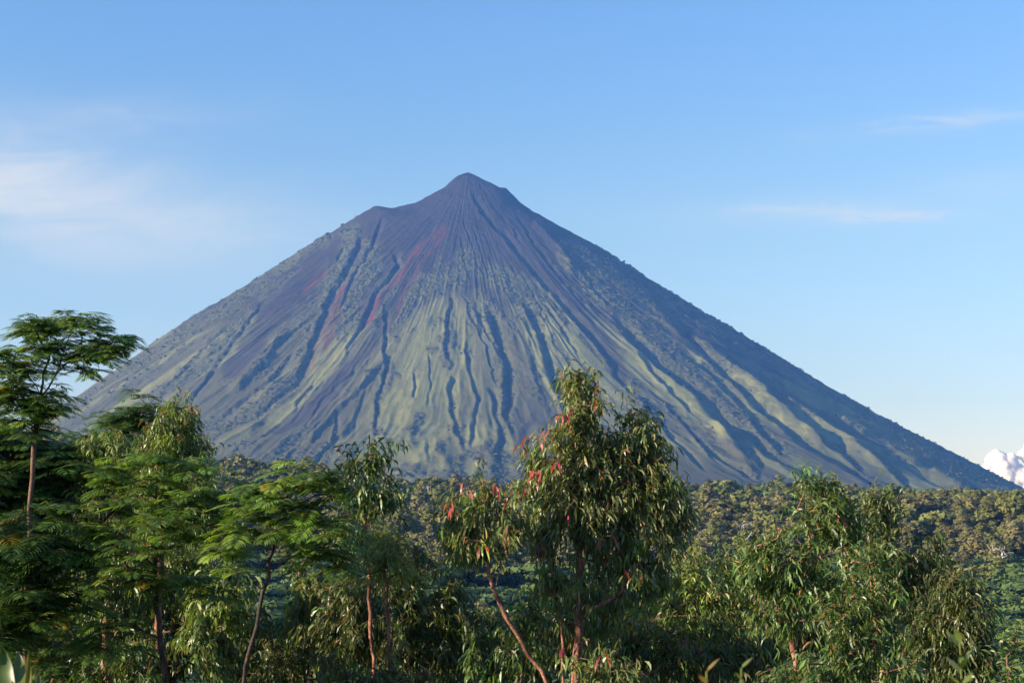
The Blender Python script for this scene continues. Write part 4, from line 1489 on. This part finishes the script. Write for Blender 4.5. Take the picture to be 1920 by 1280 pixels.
def dead_tree(label, px, py, Y, size, seed):
    r = np.random.default_rng(seed)
    for Y in range(int(Y), 880, 5):
        c = P(px, py, Y)
        gz = float(ground_z(c[0], c[1]))
        if c[2] - gz < 13.5:
            break
    foot = np.array([c[0], c[1], gz])
    top = c[2] - gz
    stem = [foot, foot + np.array([0.2, 0, top * 0.6]), foot + np.array([-0.1, 0, top])]
    tips = np.array([foot + np.array([r.normal(0, size * 0.42), r.normal(0, size * 0.3), top + size * (r.random() * 0.75 - 0.25)]) for _ in range(26)])
    N, par, rad, ti, td, sn = grow([stem], tips, seed, kink=0.12, rtip=0.05)
    rad = rad * 1.3
    root = empty('dead_tree', tuple(foot))
    tag(root, label, 'dead tree')
    v, f = tubes(N - foot, par, rad, 5)
    np_mesh('branches', v, f, bark_white, smooth=True, parent=root)


dead_tree('bare bleached tree among the green crowns at the far right', 1880, 1035, 250, 5.5, 5)
dead_tree('smaller bare whitish tree on the slope right of the tallest eucalyptus', 1395, 985, 420, 4.5, 6)
dead_tree('thin pale bare trunk on the wooded slope behind the sparse reddish tip', 803, 915, 650, 5.0, 7)


# ------------------------------------------------------------------ little trees and bushes on the volcano
def mountain_scrub():
    r = np.random.default_rng(55)
    V_, T_ = [], []
    m = (MSCR_SHADE > 0.55) & (MPY > 420) & (MPY < 930) & (MPX > 60) & (MPX < 1900)
    idx = np.argwhere(m)
    sel = idx[r.integers(0, len(idx), 6000)]
    # trees along the right and left skylines
    edge = np.where(np.abs(np.degrees(np.linspace(-198, 18, 1500) * 0 + 0)) >= 0)[0]
    ncf = 1500
    thd = np.linspace(-198, 18, ncf, endpoint=False)
    ext = []
    for lo, hi, r0, r1, cnt in ((-9, 9, 420, 1050, 420), (-9, 9, 1050, 1500, 60), (-189, -171, 330, 1250, 520)):
        cols = np.where((thd > lo) & (thd < hi))[0]
        for _ in range(cnt):
            j = r.choice(cols)
            rr = r0 + (r1 - r0) * r.random()
            ext.append((int((rr - 4) / (1776 / 519)) + 1, j))
    sel = np.concatenate([sel, np.array(ext)])
    nsk = len(ext)
    u0 = norm(r.normal(0, 1, (20, 3)))
    for k, (i, j) in enumerate(sel):
        p = np.array([MX[i, j], MYY[i, j], MH[i, j]])
        sk = k >= len(sel) - nsk
        s = (1.3 + 2.0 * r.random()) if not sk else (1.6 + 3.2 * r.random() ** 2)
        nt = 12
        u = norm(r.normal(0, 1, (nt, 3)))
        u[:, 2] = np.abs(u[:, 2])
        cc = p + np.array([0, 0, s * (0.3 if not sk else 0.9)]) + u * s * np.array([1, 1, 0.8])
        nn = norm(u + r.normal(0, 0.3, (nt, 3)))
        t1 = norm(np.cross(nn, r.normal(0, 1, (nt, 3))))
        t2 = np.cross(nn, t1)
        a = cc + t1 * s * 0.8
        b = cc - t1 * s * 0.4 + t2 * s * 0.7
        d = cc - t1 * s * 0.4 - t2 * s * 0.7
        V_.append(np.stack([a, b, d], 1).reshape(-1, 3))
        c = np.array([[0.06, 0.075, 0.035], [0.085, 0.095, 0.05], [0.12, 0.115, 0.07]])[r.integers(0, 3)]
        T_.append(np.tile(c * (0.8 + 0.4 * r.random()), (nt * 3, 1)))
    V_ = np.concatenate(V_)
    o = np_mesh('mountain_scrub', V_, np.arange(len(V_)).reshape(-1, 3), leaf_far, np.concatenate(T_))
    tag(o, 'dark bushes scattered along the gullies and skyline of the volcano', 'scrub', kind='stuff')


mountain_scrub()


# ------------------------------------------------------------------ cumulus cloud low at the right
def cumulus():
    M = Mat('cloud_white')
    n = M.noise(0.004, 5)
    c = M.ramp(n, [(0.3, (0.70, 0.65, 0.66)), (0.7, (0.76, 0.71, 0.72))])
    m = M.finish(c, 1.0, 0.0, None, 0.0)
    b = [n_ for n_ in M.n if n_.type == 'BSDF_PRINCIPLED'][0]
    b.inputs['Subsurface Weight'].default_value = 1.0
    b.inputs['Subsurface Radius'].default_value = (1, 1, 1)
    b.inputs['Subsurface Scale'].default_value = 80.0
    r = np.random.default_rng(4)
    Y = 9400.0
    for ci, (label, puffs) in enumerate([
        ('pinkish white cumulus cloud low behind the right foot of the volcano',
         [(1872, 868, 22), (1860, 880, 18), (1888, 872, 22), (1880, 892, 26), (1855, 896, 16), (1905, 893, 22), (1866, 905, 24), (1895, 912, 26), (1846, 905, 10), (1925, 900, 26), (1940, 920, 30), (1870, 930, 30), (1910, 940, 30)]),
        ('small piece of white cloud cut by the right edge above the larger cumulus', [(1918, 852, 10), (1930, 846, 13), (1945, 850, 16), (1911, 855, 5), (1925, 860, 9)])]):
        V_, F_ = [], []
        off = 0
        nu, nv = 36, 20
        subs = []
        for (px, py, rp) in puffs:
            subs.append((px, py, rp, 0.0))
            for _ in range(16):
                a_ = r.random() * 6.28
                e_ = math.asin(2 * r.random() - 1)
                subs.append((px + 0.8 * rp * math.cos(e_) * math.cos(a_), py - 0.8 * rp * math.sin(e_), rp * (0.2 + 0.25 * r.random()), -0.8 * rp * Y / F * abs(math.cos(e_) * math.sin(a_))))
        for (px, py, rp, dy_) in subs:
            cpt = P(px, py, Y + dy_)
            R0 = rp * Y / F
            uu = np.linspace(0, 2 * math.pi, nu, endpoint=False)
            vv = np.linspace(0.001, math.pi - 0.001, nv)
            A, B = np.meshgrid(uu, vv)
            d = np.stack([np.sin(B) * np.cos(A), np.sin(B) * np.sin(A), np.cos(B)], -1)
            q = cpt + d * R0
            b = 0
            for o_ in range(6):
                f_ = 2.2 * 2 ** o_ / 90.0
                nn = vnoise(q[..., 0] * f_ + q[..., 1] * f_ * 0.6, q[..., 2] * f_ - q[..., 1] * f_ * 0.5, 60 + o_)
                b = b + (1 - np.abs(2 * nn - 1)) * 0.5 ** o_
            q = cpt + d * R0 * (0.90 + 0.09 * b[..., None])
            V_.append(q.reshape(-1, 3))
            i = np.arange(nv - 1)[:, None] * nu
            j = np.arange(nu)
            F_.append((np.stack([i + j, i + nu + j, i + nu + (j + 1) % nu, i + (j + 1) % nu], -1).reshape(-1, 4)) + off)
            off += nu * nv
        o = np_mesh('cloud', np.concatenate(V_), np.concatenate(F_), m, smooth=True)
        rm = o.modifiers.new('fuse', 'REMESH')
        rm.mode = 'VOXEL'
        rm.voxel_size = 5.0
        rm.use_smooth_shade = True
        tag(o, label, 'cloud')


cumulus()


# ------------------------------------------------------------------ the air
def haze():
    x0, x1, y0, y1, z0, z1 = -3700, 3700, -500, 7800, -75, SUMMIT[2] + 12
    v = np.array([(x, y, z) for z in (z0, z1) for y in (y0, y1) for x in (x0, x1)], float)
    f = np.array([(0, 2, 3, 1), (4, 5, 7, 6), (0, 1, 5, 4), (2, 6, 7, 3), (0, 4, 6, 2), (1, 3, 7, 5)])
    m = bpy.data.materials.new('haze_air')
    m.use_nodes = True
    nt = m.node_tree
    nt.nodes.clear()
    out = nt.nodes.new('ShaderNodeOutputMaterial')
    pv = nt.nodes.new('ShaderNodeVolumePrincipled')
    pv.inputs['Color'].default_value = (0.10, 0.29, 0.84, 1)
    pv.inputs['Density'].default_value = 0.00010
    pv.inputs['Absorption Color'].default_value = (1, 1, 1, 1)
    pv.inputs['Anisotropy'].default_value = 0.0
    nt.links.new(pv.outputs[0], out.inputs['Volume'])
    o = np_mesh('haze', v, f, m)
    tag(o, 'pale blue morning air between the trees and the volcano', kind='stuff')


haze()
